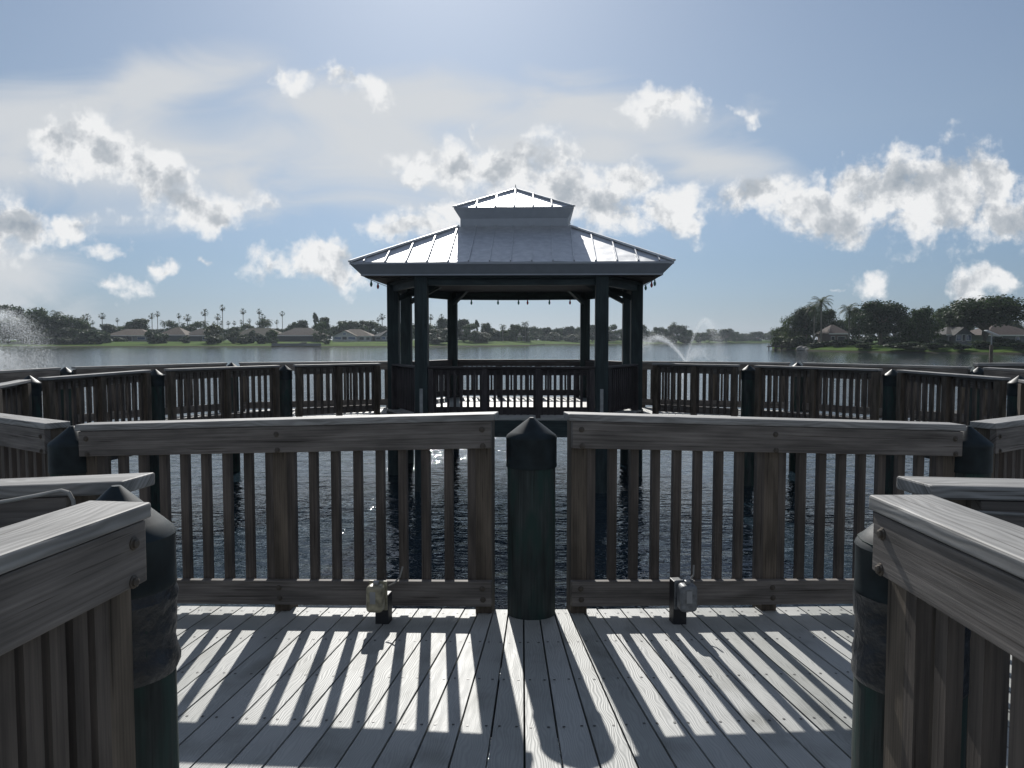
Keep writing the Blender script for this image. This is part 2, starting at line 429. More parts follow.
for i in range(n_seg):
    A, B, d, o = P[i], P[i+1], DIR[i], OUT[i]
    ln = (B-A).length
    near = ORDER[i] in ('L1', 'V0', 'L2', 'R1')
    t0 = FW if i > 0 else 0; t1 = ln-FW if i < n_seg-1 else ln
    nb = max(1, round((t1-t0)/PITCH)); st = (t1-t0)/nb
    zz = lambda t: ZP[i]+(ZP[i+1]-ZP[i])*t/ln
    rows = (.03, .21, .40, .585, .77, .96)
    # last segments next to the pavilion run into its side opening
    for k in range(nb):
        ta, tb = t0+k*st, t0+(k+1)*st
        ia, ib = A+d*ta-o*EDGE, A+d*tb-o*EDGE
        oa, ob = A+d*ta+o*WID, A+d*tb+o*WID
        if i == 0:
            oa = OV[0]+(OV[1]-OV[0])*(ta/ln) if ta < FW*0+ln else oa
            ob = OV[0]+(OV[1]-OV[0])*(tb/ln)
            e = (A+d*t1+o*WID); oa = OV[0]+(e-OV[0])*(ta/t1); ob = OV[0]+(e-OV[0])*(tb/t1)
        if i == n_seg-1:
            s0 = A+d*t0+o*WID; oa = s0+(OV[-1]-s0)*((ta-t0)/(t1-t0)); ob = s0+(OV[-1]-s0)*((tb-t0)/(t1-t0))
        q = board(ia, ib, ob, oa, zz(ta), zz(tb))
        if near: screws(q, rows)
    # tapered boards round the corner B
    if i < n_seg-1:
        d2, o2 = DIR[i+1], OUT[i+1]
        ln2 = (P[i+2]-B).length
        zv = ZP[i+1]
        za = zz(ln-FW); zb = ZP[i+1]+(ZP[i+2]-ZP[i+1])*FW/ln2
        bis = (o+o2).normalized()
        ins = [A+d*(ln-FW)-o*EDGE, B-bis*EDGE, B+d2*FW-o2*EDGE]
        outs = [A+d*(ln-FW)+o*WID, B+bis*WID, B+d2*FW+o2*WID]
        nf = 9 if (OUT[i].dot(OUT[i+1]) < .999) else 6
        def lerp3(q, t):
            return q[0]*(1-t*2)+q[1]*(t*2) if t < .5 else q[1]*(2-2*t)+q[2]*(2*t-1)
        zl = lambda t: za+(zv-za)*t*2 if t < .5 else zv+(zb-zv)*(2*t-1)
        for k in range(nf):
            ta, tb = k/nf, (k+1)/nf
            q = board(lerp3(ins, ta), lerp3(ins, tb), lerp3(outs, tb), lerp3(outs, ta), zl(ta), zl(tb))
            if near or ORDER[i+1] in ('V0', 'L1', 'R1'): screws(q, rows)
# entry walkway behind the ring's near edge
y = 1.93
while y > -2.6:
    board((-1.32, y), (-1.32, y-PITCH), (1.32, y-PITCH), (1.32, y), -.006, -.006)
    y -= PITCH
struct(deck.build('boardwalk_deck', [M['deck'], M['screw']]))
# rim boards and joists under the walkway
fr = MB()
for i in range(n_seg):
    z0, z1 = ZP[i]-.17, ZP[i+1]-.17
    off = OUT[i]*.03
    fr.beam((P[i].x+off.x, P[i].y+off.y, z0), (P[i+1].x+off.x, P[i+1].y+off.y, z1), .04, .25)
    fr.beam((OV[i].x, OV[i].y, z0), (OV[i+1].x, OV[i+1].y, z1), .04, .25)
    for f in (.35, .7):
        a = P[i]+(OV[i]-P[i])*f; b_ = P[i+1]+(OV[i+1]-P[i+1])*f
        fr.beam((a.x, a.y, z0), (b_.x, b_.y, z1), .04, .25)
struct(fr.build('boardwalk_joists', M['joist']))

# ------------------------------------------------------------------ railings
H_CAP, CAP_T = 1.095, .038
def boxmesh(name, sx, sy, z0, z1, mat):
    m = MB(); m.box(-sx/2, sx/2, -sy/2, sy/2, z0, z1, along=2); return m.mesh(name, mat)
BAL = [boxmesh('baluster', .038, .038, .06, 1.0, M['baluster']) for _ in range(1)]
_bals = []
for s in range(5):
    m = MB(); m.rng = random.Random(s+20); m.box(-.0232, .0232, -.019, .019, .06, 1.03, along=2); _bals.append(m.mesh('baluster', M['baluster']))
_posts = []
for s in range(3):
    m = MB(); m.rng = random.Random(s+60); m.box(-.045, .045, -.07, .045, -.30, 1.073, along=2); _posts.append(m.mesh('post', M['post']))
def bolt_mesh():
    m = MB(); m.lathe([(.016, 0), (.016, .003), (.011, .005), (.011, .010), (.007, .012)], 10); return m.mesh('bolt', M['bolt'])
BOLT = bolt_mesh()
rrng = random.Random(11)
def railing(A, B, zA, zB, side, label, group, trimA=.2, trimB=.2, posts=3, bolts=False, cap_extra=(.02, .02), name='wooden_railing', mats=None, capw=.15, cin=.062, hh=1.0, board_h=.148, parent=None, spacing=.127):
    A, B = Vector(A), Vector(B); d = (B-A).normalized()
    A2, B2 = A+d*trimA, B-d*trimB; full = (B-A).length
    zz = lambda q: zA+(zB-zA)*((q-A).length/full)
    ln = (B2-A2).length; za, zb = zz(A2), zz(B2); sl = (zb-za)/ln
    rz = math.atan2(d.y, d.x)
    m_cap, m_board, m_bal, m_post = mats or (M['cap'], M['board'], None, None)
    if parent is None: t = thing(name, label, 'railing', (A2.x, A2.y, za), rz, group)
    else:
        t = bpy.data.objects.new('railing', None); col.objects.link(t); t.parent = parent; t.location = (A2.x, A2.y, za); t.rotation_euler = (0, 0, rz)
    s = side
    def slab(x0, x1, y0, y1, z0, z1, mat, nm, bev=.004):
        m = MB(); m.rng = random.Random(rrng.random())
        c = []
        for i in range(8):
            x = x1 if i & 1 else x0
            c.append((x, y1 if i & 2 else y0, (z1 if i & 4 else z0)+sl*x))
        m.hexa(c, 0, 0)
        return m.build(nm, mat, t, bevel=bev)
    k = hh
    y0, y1 = sorted((s*(cin-capw), s*cin))
    slab(-cap_extra[0], ln+cap_extra[1], y0, y1, k*H_CAP-CAP_T/2, k*H_CAP+CAP_T/2, m_cap, 'cap_rail', .006)
    y0, y1 = sorted((s*.0195, s*.058))
    slab(0, ln, y0, y1, k*H_CAP-.021-board_h, k*H_CAP-.021, m_board, 'top_board')
    slab(0, ln, y0, y1, .05, .19, m_board, 'bottom_board')
    pos = [.05+(ln-.1)*q/(posts-1) for q in range(posts)]
    for q in pos:
        pm = rrng.choice(_posts)
        o = link('post', pm, t, (q, 0, sl*q), 0 if s > 0 else math.pi)
        if hh != 1.0: o.scale = (1, 1, hh*.99)
        if m_post: o.material_slots[0].link = 'OBJECT'; o.material_slots[0].material = m_post
        # posts sit behind the boards: shift so their faces meet
        o.location.y = -s*.0275
        if bolts:
            for dx, z in ((.0, k*H_CAP-.065), (.005, k*H_CAP-.155), (.0, .15), (.004, .09)):
                bo = link('bolt', BOLT, t, (q+dx, s*.0575, z+sl*q)); bo.rotation_euler = (-s*math.pi/2, 0, 0)
    for a, b_ in zip(pos, pos[1:]):
        x0, x1 = a+.045+.02, b_-.045-.02
        n = max(2, round((x1-x0)/spacing))
        for q in range(n+1):
            x = x0+(x1-x0)*q/n
            o = link('baluster', rrng.choice(_bals), t, (x, rrng.uniform(-.0015, .0), sl*x), rrng.choice((0, 0, 0, math.pi))+R(rrng.uniform(-1.5, 1.5)))
            if hh != 1.0: o.scale = (1, 1, hh)
            if m_bal: o.material_slots[0].link = 'OBJECT'; o.material_slots[0].material = m_bal
    return t

G_IN, G_OUT = 'inner railings round the ring boardwalk', 'outer railings round the ring boardwalk'
inner_labels = {
 'L7': 'inner railing section ending at the left side of the pavilion', 'L6': 'inner railing between second and third ring piles left of the pavilion',
 'L5': 'far left inner railing, just beyond the leftmost ring pile in view', 'L4': 'inner railing cut by the left photo edge, below the fountain spray',
 'L3': 'inner railing on the left bend of the ring outside the view', 'L2': 'inner railing turning away at far left beyond the near corner pile',
 'L1': 'long front railing with the beige outlet box at its foot', 'V0': 'long front railing with the dark grey outlet box at its foot',
 'R1': 'inner railing turning away at far right beyond the near corner pile', 'R2': 'inner railing on the right bend of the ring outside the view',
 'R3': 'inner railing at the right photo edge behind the sunlit pile cap', 'R4': 'far right inner railing, in front of the lamp on the dock',
 'R5': 'inner railing between second and third ring piles right of the pavilion', 'R6': 'inner railing section ending at the right side of the pavilion'}
FAR = ('L7', 'L6', 'L5', 'L4', 'R3', 'R4', 'R5', 'R6')
for i in range(n_seg):
    k = ORDER[i]
    if k in ('L3', 'R2'): continue
    near = k in ('L1', 'V0', 'L2', 'R1')
    ta = tb = .2
    if k == 'V0': ta = .215
    if k == 'L1': tb = .215; ta = .10
    if k == 'V0': tb = .10
    side = 1 if DIR[i].x*OUT[i].y-DIR[i].y*OUT[i].x > 0 else -1
    railing(P[i], P[i+1], ZP[i], ZP[i+1], side, inner_labels[k], G_IN, ta, tb, bolts=near, hh=.92 if k in FAR else 1.0)
outer_labels = {0: 'outer railing meeting the pavilion on its left, far side of the walk', 1: 'outer railing on the far left walk, between the two glinting gaps',
 2: 'outer railing at the left photo edge, in front of the fountain', 11: 'outer railing at the right photo edge, in front of the dock lamp',
 12: 'outer railing on the far right walk, between the two glinting gaps', 13: 'outer railing meeting the pavilion on its right, far side of the walk'}
for i, lb in outer_labels.items():
    A, B = OV[i], OV[i+1]; d = (B-A).normalized()
    side = 1 if d.x*(-OUT[i]).y-d.y*(-OUT[i]).x > 0 else -1
    railing(A, B, ZP[i], ZP[i+1], side, lb, G_OUT, .16, .16, hh=.92)
# outer railings beside the opening of the entry walk
railing((-1.25, 2.208), (-3.35, 2.525), -.012, -.15, 1*1, 'outer railing with a pale cord looped over it, left of the entry', G_OUT, 0, .1, bolts=False, cap_extra=(.18, .02))
railing((3.45, 2.395), (1.25, 2.10), -.10, -.0, 1, 'outer railing with flat grey cap just behind the right entry railing', G_OUT, .1, 0, bolts=False, cap_extra=(.02, .15))
# entry railings either side of the viewer
railing((-.936, 1.833), (-1.269, -.75), 0, 0, 1, 'close grey entry railing on the left with brown balusters below', 'entry railings beside the viewer', 0, 0, posts=3, bolts=True, cap_extra=(.02, .02), capw=.165, spacing=.072)
railing((1.006, -.75), (.966, 1.915), 0, 0, 1, 'close grey entry railing on the right with a knotted pale board', 'entry railings beside the viewer', 0, 0, posts=3, bolts=True, cap_extra=(.02, .02), capw=.165, spacing=.127)

# ------------------------------------------------------------------ piles
def pile(x, y, zd, r, label, top=1.10, wrap_h=.0, group='round piles with cone caps', hcone=.096):
    t = thing('round_pile', label, 'pile', (x, y, zd), rrng.uniform(0, 6), group)
    m = MB(); m.lathe([(r*1.04, -2.6-zd), (r*1.0, -.2), (r*.99, top-.12)], 24, jig=lambda k, i: .012*math.sin(i*2.1+k))
    m.build('timber', M['pile'], t, smooth=True)
    m = MB(); rc = r*1.035
    prof = [(rc*1.0, top-.27), (rc*1.012, top-.262), (rc, top-.25), (rc, top-hcone-.022), (rc*1.015, top-hcone-.012), (rc*.97, top-hcone)]
    for q in range(1, 6): prof.append((rc*.97*(1-q/5.0)+.012*(q/5.0), top-hcone+hcone*q/5.0))
    m.lathe(prof, 28); m.build('cone_cap', M['plastic'], t, smooth=True)
    if wrap_h:
        m = MB(); rg = random.Random(int(x*1000))
        pr = []; n = 14
        for q in range(n+1):
            z = top-.262-wrap_h*q/n
            pr.append((r*1.03+rg.uniform(-.004, .006), z))
        pr = pr[::-1]
        m.lathe(pr, 28, cap=False, jig=lambda k, i: .022*mnoise.noise(Vector((i*.55, k*1.1, x*5)))+.012*mnoise.noise(Vector((i*1.7, k*2.1, x*9))))
        m.build('wrap', M['wrap'], t, smooth=True)
    return t
pile(.107, 4.20, 0, .134, 'thick dark green pile standing alone in the middle of the front railing', top=1.082)
pile(-1.048, 2.02, 0, .137, 'close pile wrapped in wrinkled black plastic, right of the left entry railing', top=1.12, hcone=.12, wrap_h=.24)
pile(1.072, 2.03, 0, .137, 'close pile wrapped in black plastic, left of the right entry railing', top=1.09, hcone=.125, wrap_h=.24)
pile(V['L1'][0], V['L1'][1]+.03, ZV['L1'], .127, 'pile at left corner where front railing meets the turning one')
pile(V['R1'][0], V['R1'][1]+.03, ZV['R1'], .127, 'pile at right corner where front railing meets the turning one')
pl = {'L6': 'ring pile nearest the pavilion on its left', 'L5': 'second ring pile left of the pavilion', 'L4': 'leftmost ring pile, below the fountain',
      'R6': 'ring pile nearest the pavilion on its right', 'R5': 'second ring pile right of the pavilion', 'R4': 'ring pile cut by the right photo edge, cap glinting'}
for k, lb in pl.items(): pile(V[k][0], V[k][1], .0, .13, lb, top=1.035)
for i, lb in ((1, 'outer pile with glinting cap between the outer railings, near pavilion left'), (2, 'outer pile with glinting cap at far left between outer railings'),
              (12, 'outer pile with glinting cap at far right between outer railings'), (13, 'outer pile with glinting cap between the outer railings, near pavilion right')):
    pile(OV[i].x, OV[i].y, .0, .13, lb, top=1.035)

# ------------------------------------------------------------------ outlet boxes on the front railing
def outlet(x, y, z, rz, label, cover, side):
    t = thing('outlet_box', label, 'outlet box', (x, y, z), rz, 'outlet boxes at the foot of the front railings')
    m = MB(); m.box(-.037, .037, -.037, .037, -.02, .235 if cover == 'boxgrey' else .16); m.build('stand_post', M['blackpost'], t, bevel=.004)
    m = MB()
    w, h, d = (.045, .072, .040) if cover == 'boxtan' else (.047, .072, .042)
    zc = .16 if cover == 'boxtan' else .165
    m.box(side*.016-w, side*.016+w, -.037-.012-2*d, -.037-.012, zc-h, zc+h)
    o = m.build('cover', M[cover], t, bevel=.022); o.modifiers[0].segments = 4
    m = MB(); m.box(side*.016-w-.006, side*.016+w+.006, -.050, -.0375, zc-h-.008, zc+h+.008); m.build('back_plate', M[cover], t, bevel=.003)
    m = MB(); m.box(side*.016-.018, side*.016+.012, -.0385-.012-2*d, -.0362-.012-2*d, zc-.02, zc+.045); m.build('sticker', M['labelgrey'], t)
    m = MB(); m.box(side*.016-.012, side*.016+.016, -.05-d*1.2, -.05-d*.6, zc+h-.001, zc+h+.018); m.build('latch', M['steel'], t, bevel=.004)
    m = MB(); m.tube([(.03, .0, .2), (.06, .0, .215), (.09, .01, .25), (.10, .03, .30)], .005); m.build('cord', M['darkcable'], t)
outlet(-.70, 4.125, -.03, R(-8.1), 'scuffed beige outlet box on a black stub post, foot of left front railing', 'boxtan', -1)
outlet(.905, 4.125, -.03, R(8.4), 'dark grey outlet box on a black stub post, foot of right front railing', 'boxgrey', 1)

# cords hung along the outer railings
def catenary(a, b_, sag, n=14):
    a, b_ = Vector(a), Vector(b_)
    return [a+(b_-a)*(q/n)-Vector((0, 0, sag*4*(q/n)*(1-q/n))) for q in range(n+1)]
m = MB(); pts = catenary((-2.2, 2.13, 1.02), (-1.24, 2.095, 1.092), .035)
pts = pts[:-1]+[Vector((-1.235, 2.093, 1.093)), Vector((-1.215, 2.09, 1.088)), Vector((-1.203, 2.09, 1.065)), Vector((-1.20, 2.09, 1.01)), Vector((-1.20, 2.09, .88))]
m.tube(pts, .0055); tag(m.build('hanging_cord', M['cable'], smooth=True), 'pale cord drooping along the outer railing at left, over the grey cap', 'cord')
m = MB(); m.tube(catenary((1.19, 2.0, 1.055), (2.35, 2.16, 1.0), .012), .005)
tag(m.build('hanging_cord', M['darkcable'], smooth=True), 'thin grey cord under the outer railing cap at right', 'cord')

# ------------------------------------------------------------------ gazebo
GZ = .07
gaz = thing('gazebo', 'dark timber pavilion with two tier silver metal roof over the lake', 'pavilion', (.075, 16.4, .03), R(-2.0))
CP = [(-1.62, -2.5), (1.62, -2.5), (2.46, -.75), (2.46, .75), (1.62, 2.5), (-1.62, 2.5), (-2.46, .75), (-2.46, -.75)]
fl = MB(); frng = random.Random(5)
def half_w(y):  # floor outline half-width
    a = abs(y)
    if a <= .75: return 2.62
    return 2.62+(1.70-2.62)*(a-.75)/(2.62-.75)
yy = -2.62
while yy < 2.60:
    y1 = min(yy+.137, 2.62); w0, w1 = half_w(yy+.003), half_w(y1-.003)
    c = [(-w0, yy+.003, GZ-.035), (w0, yy+.003, GZ-.035), (-w1, y1-.003, GZ-.035), (w1, y1-.003, GZ-.035),
         (-w0, yy+.003, GZ), (w0, yy+.003, GZ), (-w1, y1-.003, GZ), (w1, y1-.003, GZ)]
    fl.hexa(c, 0, 0); yy += .137
fl.build('floor', M['deck'], gaz)
m = MB()
ring = [(-1.68, -2.60), (1.68, -2.60), (2.60, -.75), (2.60, .75), (1.68, 2.60), (-1.68, 2.60), (-2.60, .75), (-2.60, -.75)]
for q in range(8):
    a, b_ = ring[q], ring[(q+1) % 8]
    m.beam((*a, GZ-.19), (*b_, GZ-.19), .05, .30)
for yy in (-1.2, 0, 1.2): m.beam((-2.3, yy, GZ-.19), (2.3, yy, GZ-.19), .05, .28)
m.build('rim_joist', M['gaz'], gaz)
for (x, y) in CP:
    m = MB(); m.rng = random.Random(int(x*100+y*10)); m.box(-.115, .115, -.115, .115, GZ-.3, 2.62)
    o = m.build('column', M['gaz'], gaz, bevel=.008); o.location = (x, y, 0)
    m = MB(); m.lathe([(.15, -2.6), (.145, GZ-.3)], 18); o = m.build('support_pile', M['gaz'], gaz, smooth=True); o.location = (x, y, 0)
m = MB()
for q in range(8):
    a, b_ = CP[q], CP[(q+1) % 8]
    m.beam((*a, 2.555), (*b_, 2.555), .10, .20)
    m.beam((a[0]*1.03, a[1]*1.03, 2.63), (b_[0]*1.03, b_[1]*1.03, 2.63), .05, .10)
m.build('roof_beam', M['gaz'], gaz)
for q in (0, 1):
    x = CP[q][0]
    m = MB(); m.box(x-.03, x+.03, CP[q][1]-.137, CP[q][1]-.1165, GZ-.1, .60); m.build('conduit_cover', M['steel'], gaz, bevel=.004)
# knee braces inside
for sx in (-1, 1):
    for sy in (-1, 1):
        m = MB(); m.beam((sx*2.40, sy*.75, 2.30), (sx*1.55, sy*.45, 2.72), .08, .10); m.build('brace', M['gaz'], gaz)
        m = MB(); m.beam((sx*1.60, sy*2.45, 2.36), (sx*1.05, sy*1.6, 2.78), .08, .10); m.build('brace', M['gaz'], gaz)
# roof
EH, EZ, TH_, TZ = 2.83, 2.845, 1.10, 3.705
def frustum_faces(m, h0, z0, h1, z1, mi=0):
    for q in range(4):
        c, s = [(1, 0), (0, 1), (-1, 0), (0, -1)][q]
        f = lambda u, h, z: (c*h-s*u, s*h+c*u, z)
        m.face([f(-h0, h0, z0), f(h0, h0, z0), f(h1, h1, z1), f(-h1, h1, z1)], [(-h0, 0), (h0, 0), (h1, 2), (-h1, 2)], mi)
def seam_roof(name, h0, z0, h1, z1, pitch, seed):
    m = MB(); rg = random.Random(seed)
    sl = math.hypot(h0-h1, z1-z0)
    for q in range(4):
        c, s = [(1, 0), (0, 1), (-1, 0), (0, -1)][q]
        f = lambda u, t, dz=0: (c*(h0+(h1-h0)*t)-s*u, s*(h0+(h1-h0)*t)+c*u, z0+(z1-z0)*t+dz)
        k = math.ceil(h0/pitch)
        us = [x for x in [i*pitch for i in range(-k, k+1)] if abs(x) < h0]
        us = [-h0]+us+[h0]
        for a, b_ in zip(us, us[1:]):
            # a pan between two seams: clipped by the hips, with a hair of its own tilt
            ta = min(1, (h0-abs(a))/(h0-h1)) if h0 > h1 else 1
            tb = min(1, (h0-abs(b_))/(h0-h1))
            e1, e2 = rg.uniform(-.004, .004), rg.uniform(-.004, .004)
            pts = [f(a, 0, e1), f(b_, 0, e2)]
            if tb > 0: pts.append(f(b_, tb, e2))
            if a < -h1 < b_: pts.append(f(-h1, 1, 0)) if tb >= 1 else None
            if a < h1 < b_ and ta >= 1:
                pts = [f(a, 0, e1), f(b_, 0, e2), f(b_, tb, e2), f(h1, 1, 0)]
            if ta > 0: pts.append(f(a, ta, e1))
            m.face(pts, [(p[0], p[2]) for p in pts])
        for u in us[1:-1]:
            t = min(1, (h0-abs(u))/(h0-h1))
            m.beam(f(u, 0, .012), f(u, t, .012), .02, .036, up=(c*.4, s*.4, 1))
    return m.build(name, M['roof'], gaz)
seam_roof('roof', EH, EZ, TH_, TZ, .37, 2)
for sx in (-1, 1):
    for sy in (-1, 1):
        m = MB(); m.beam((sx*(EH+.01), sy*(EH+.01), EZ+.015), (sx*TH_, sy*TH_, TZ+.015), .09, .035); m.build('hip_cap', M['roof'], gaz)
m = MB(); frustum_faces(m, EH+.012, EZ-.003, EH+.012, EZ-.04); frustum_faces(m, EH+.0, EZ-.041, EH-.15, EZ-.20); frustum_faces(m, EH-.15, EZ-.20, EH-.15, EZ-.225); m.build('fascia', M['fascia'], gaz)
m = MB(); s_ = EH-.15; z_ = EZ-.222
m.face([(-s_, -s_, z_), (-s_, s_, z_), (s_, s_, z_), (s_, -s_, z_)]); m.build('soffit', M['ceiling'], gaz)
CH, CZ = 1.175, 4.075
m = MB(); frustum_faces(m, 1.06, 3.60, 1.06, CZ-.20); m.build('cupola_wall', M['fascia'], gaz)
m = MB(); frustum_faces(m, CH, CZ-.003, CH, CZ-.03); frustum_faces(m, CH-.005, CZ-.031, CH-.11, CZ-.20); frustum_faces(m, CH-.11, CZ-.2, 1.05, CZ-.215); m.build('cupola_fascia', M['fascia'], gaz)
seam_roof('cupola_roof', CH, CZ, .02, 4.635, .37, 4)
for sx in (-1, 1):
    for sy in (-1, 1):
        m = MB(); m.beam((sx*CH, sy*CH, CZ+.012), (sx*.02, sy*.02, 4.642), .08, .03); m.build('hip_cap', M['roof'], gaz)
m = MB(); m.lathe([(.03, 4.63), (.012, 4.67), (.006, 4.73), (.002, 4.74)], 8); m.build('finial', M['steel'], gaz)
# gazebo railings (fixed to the columns, parts of the pavilion)
gm = (M['gazrail'], M['gazrail'], M['gazrail'], M['gazrail'])
for a, b_ in ((0, 1), (1, 2), (3, 4), (4, 5), (5, 6), (7, 0)):
    railing(CP[a], CP[b_], GZ, GZ, 1, '', None, .12, .12, posts=4 if (a, b_) in ((0, 1), (4, 5)) else 2, mats=gm, hh=.83, board_h=.12, parent=gaz, cap_extra=(0, 0), spacing=.115)

# string of coloured bulbs under the eave
st = thing('string_lights', 'string of small red and green bulbs hanging under the pavilion eaves', 'string lights', (.075, 16.4, .03), R(-2.0))
m = MB(); m.box(-.008, .008, -.008, .008, 0, .03); 
loopp = [(-2.62, -2.6, 2.60), (2.62, -2.6, 2.60), (2.62, 2.6, 2.60), (-2.62, 2.6, 2.60), (-2.62, -2.6, 2.60)]
m = MB()
for a, b_ in zip(loopp, loopp[1:]): m.tube(catenary(a, b_, .03, 8), .006, 5)
inner = [CP[4], CP[5]]
a, b_ = (CP[5][0], CP[5][1]-.07, 2.46), (CP[4][0], CP[4][1]-.07, 2.46)
m.tube(catenary(a, b_, .012, 8), .006, 5)
m.build('wire', M['blackpost'], st)
bm_ = {}
for k in ('red', 'teal'):
    q = MB(); q.lathe([(.012, 0), (.013, -.03), (.024, -.055), (.026, -.08), (.014, -.11), (.002, -.12)], 8); bm_[k] = q.mesh('bulb', [M[k]], True)
for q, x in enumerate((-1.15, -.5, .0, .22, .75, 1.25)):
    link('bulb', bm_['red' if q in (3, 5) else 'teal'], st, (x, 2.42, 2.45))
for q, (x, y) in enumerate(((-2.62, -2.1), (-2.62, -1.5), (-2.62, .2), (2.62, -2.1), (2.62, -1.7), (2.62, -.9))):
    link('bulb', bm_['red' if q in (1, 4) else 'teal'], st, (x, y, 2.58))


# ------------------------------------------------------------------ second dock and solar lamp on the right
t = thing('dock', 'low dark timber dock with railing beyond the ring at far right', 'dock', (9.0, 14.9, 0), R(4))
m = MB(); m.box(0, 7, -.02, 2.0, -.35, -.05); m.build('deck', M['joist'], t)
m = MB(); m.box(-.02, 7.02, -.06, .10, 1.0, 1.06); m.build('cap_rail', M['cap'], t, bevel=.005)
m = MB(); m.box(0, 7, 0, .04, .82, .998); m.build('top_board', M['board'], t)
for x in (.1, 2.4, 4.7, 6.9):
    m = MB(); m.box(x-.05, x+.05, .042, .14, -1.9, .998); m.build('post', M['post'], t)
t = thing('solar_lamp', 'slanted solar lamp on a thin pole atop a timber piling at far right', 'lamp post', (34.2, 55, 0), 0)
m = MB(); m.lathe([(.12, -2.6), (.11, 1.10), (.07, 1.16)], 16); m.build('piling', M['post'], t, smooth=True)
m = MB(); m.lathe([(.045, 1.15), (.04, 1.9)], 10); m.build('pole', M['steel'], t, smooth=True)
m = MB(); m.hexa([(-.45, -.2, 2.16), (.5, -.2, 1.76), (-.45, .2, 2.16), (.5, .2, 1.76), (-.44, -.2, 2.22), (.51, -.2, 1.82), (-.44, .2, 2.22), (.51, .2, 1.82)]); m.build('solar_panel', M['whitetrim'], t)

# ------------------------------------------------------------------ far land
def at(px, d): return ((px-512)/770*d, d)
land = MB()
def bank(rows_front, back_d, steps):
    """rows along the shore: each (px, d); steps: (metres inland, z)"""
    for (pa, da), (pb, db) in zip(rows_front, rows_front[1:]):
        prev = None
        for off, z in steps:
            a, b_ = at(pa, da+off), at(pb, db+off)
            cur = ((*a, z), (*b_, z))
            if prev: land.face([prev[0], prev[1], cur[1], cur[0]])
            prev = cur
shore = [(-700, 300), (-400, 296), (0, 300), (60, 303), (150, 305), (300, 304), (420, 305), (455, 322), (500, 345), (530, 372), (545, 440), (600, 468), (650, 480), (690, 560), (720, 640), (770, 690), (860, 720), (1000, 740), (1700, 740)]
bank(shore, 900, [(-1, -1.9), (0, -1.25), (3, -.75), (10, -.45), (38, .75), (60, 1.0), (500, 1.6)])
pen = [(772, 216), (782, 208), (795, 203), (815, 192), (850, 174), (890, 165), (930, 159), (1000, 151), (1100, 146), (1400, 140)]
for (pa, da), (pb, db) in zip(pen, pen[1:]):
    prev = None
    for off, z in [(-1, -1.9), (0, -1.25), (1.5, -.8), (4, -.5), (14, .2), (40, .5), (150, .6), (170, -1.9)]:
        k = min(1, max(0, (pa-772)/60)); k2 = min(1, max(0, (pb-772)/60))
        oa = off if off < 5 else 5+(off-5)*(.15+.85*k); ob = off if off < 5 else 5+(off-5)*(.15+.85*k2)
        cur = ((*at(pa, da+oa), z), (*at(pb, db+ob), z))
        if prev: land.face([prev[0], prev[1], cur[1], cur[0]])
        prev = cur
struct(land.build('lake_shore', M['grass']))

# ------------------------------------------------------------------ trees
def leaf(m, p, s, rg, nrm=None, droop=0):
    n = Vector((rg.gauss(0, 1), rg.gauss(0, 1), rg.gauss(0, 1)+.4))
    if nrm is not None: n = n*.55+nrm
    n.normalize()
    a = n.cross(Vector((rg.gauss(0, 1), rg.gauss(0, 1), rg.gauss(0, 1)))).normalized(); b_ = n.cross(a)
    a *= s*rg.uniform(.6, 1.2); b_ *= s*rg.uniform(.35, .7)
    m.face([p-a, p-a*.2+b_, p+a, p-a*.1-b_])
def crown_mesh(name, seed, mat, n_leaf, lobes, rx, rz, zc, leafs, flat=.0):
    rg = random.Random(seed); m = MB(); ls = []
    for q in range(lobes):
        a = rg.uniform(0, 6.283); e = rg.uniform(-.75, 1.0); rr = rg.uniform(.35, .85)
        c = Vector((math.cos(a)*rr*rx*math.cos(e*1.1), math.sin(a)*rr*rx*math.cos(e*1.1), zc+math.sin(e*1.3)*rz*.72))
        ls.append((c, rg.uniform(.24, .46)*rx))
    per = n_leaf//lobes
    for c, r in ls:
        for q in range(per):
            d = Vector((rg.gauss(0, 1), rg.gauss(0, 1), rg.gauss(0, 1))).normalized()
            rr = r*(rg.uniform(.45, 1.0) if rg.random() < .85 else rg.uniform(1.0, 1.22))
            p = c+Vector((d.x, d.y, d.z*(.8-flat)))*rr
            leaf(m, p, leafs, rg, d)
    return m.mesh(name, mat)
def trunk_mesh(name, seed, h, r, spread, limbs, mat):
    rg = random.Random(seed); m = MB()
    m.tube([(0, 0, -.4), (rg.uniform(-.1, .1), .05, h*.25), (rg.uniform(-.25, .25), 0, h*.55)], r, 8, r2=r*.7)
    for q in range(limbs):
        a = q*6.283/limbs+rg.uniform(-.4, .4); z0 = h*rg.uniform(.3, .55)
        m.tube([(0, 0, z0), (math.cos(a)*spread*.35, math.sin(a)*spread*.35, z0+h*.18), (math.cos(a)*spread*.75, math.sin(a)*spread*.75, h*rg.uniform(.68, .9))], r*.5, 6, r2=r*.12)
    return m.mesh(name, mat)
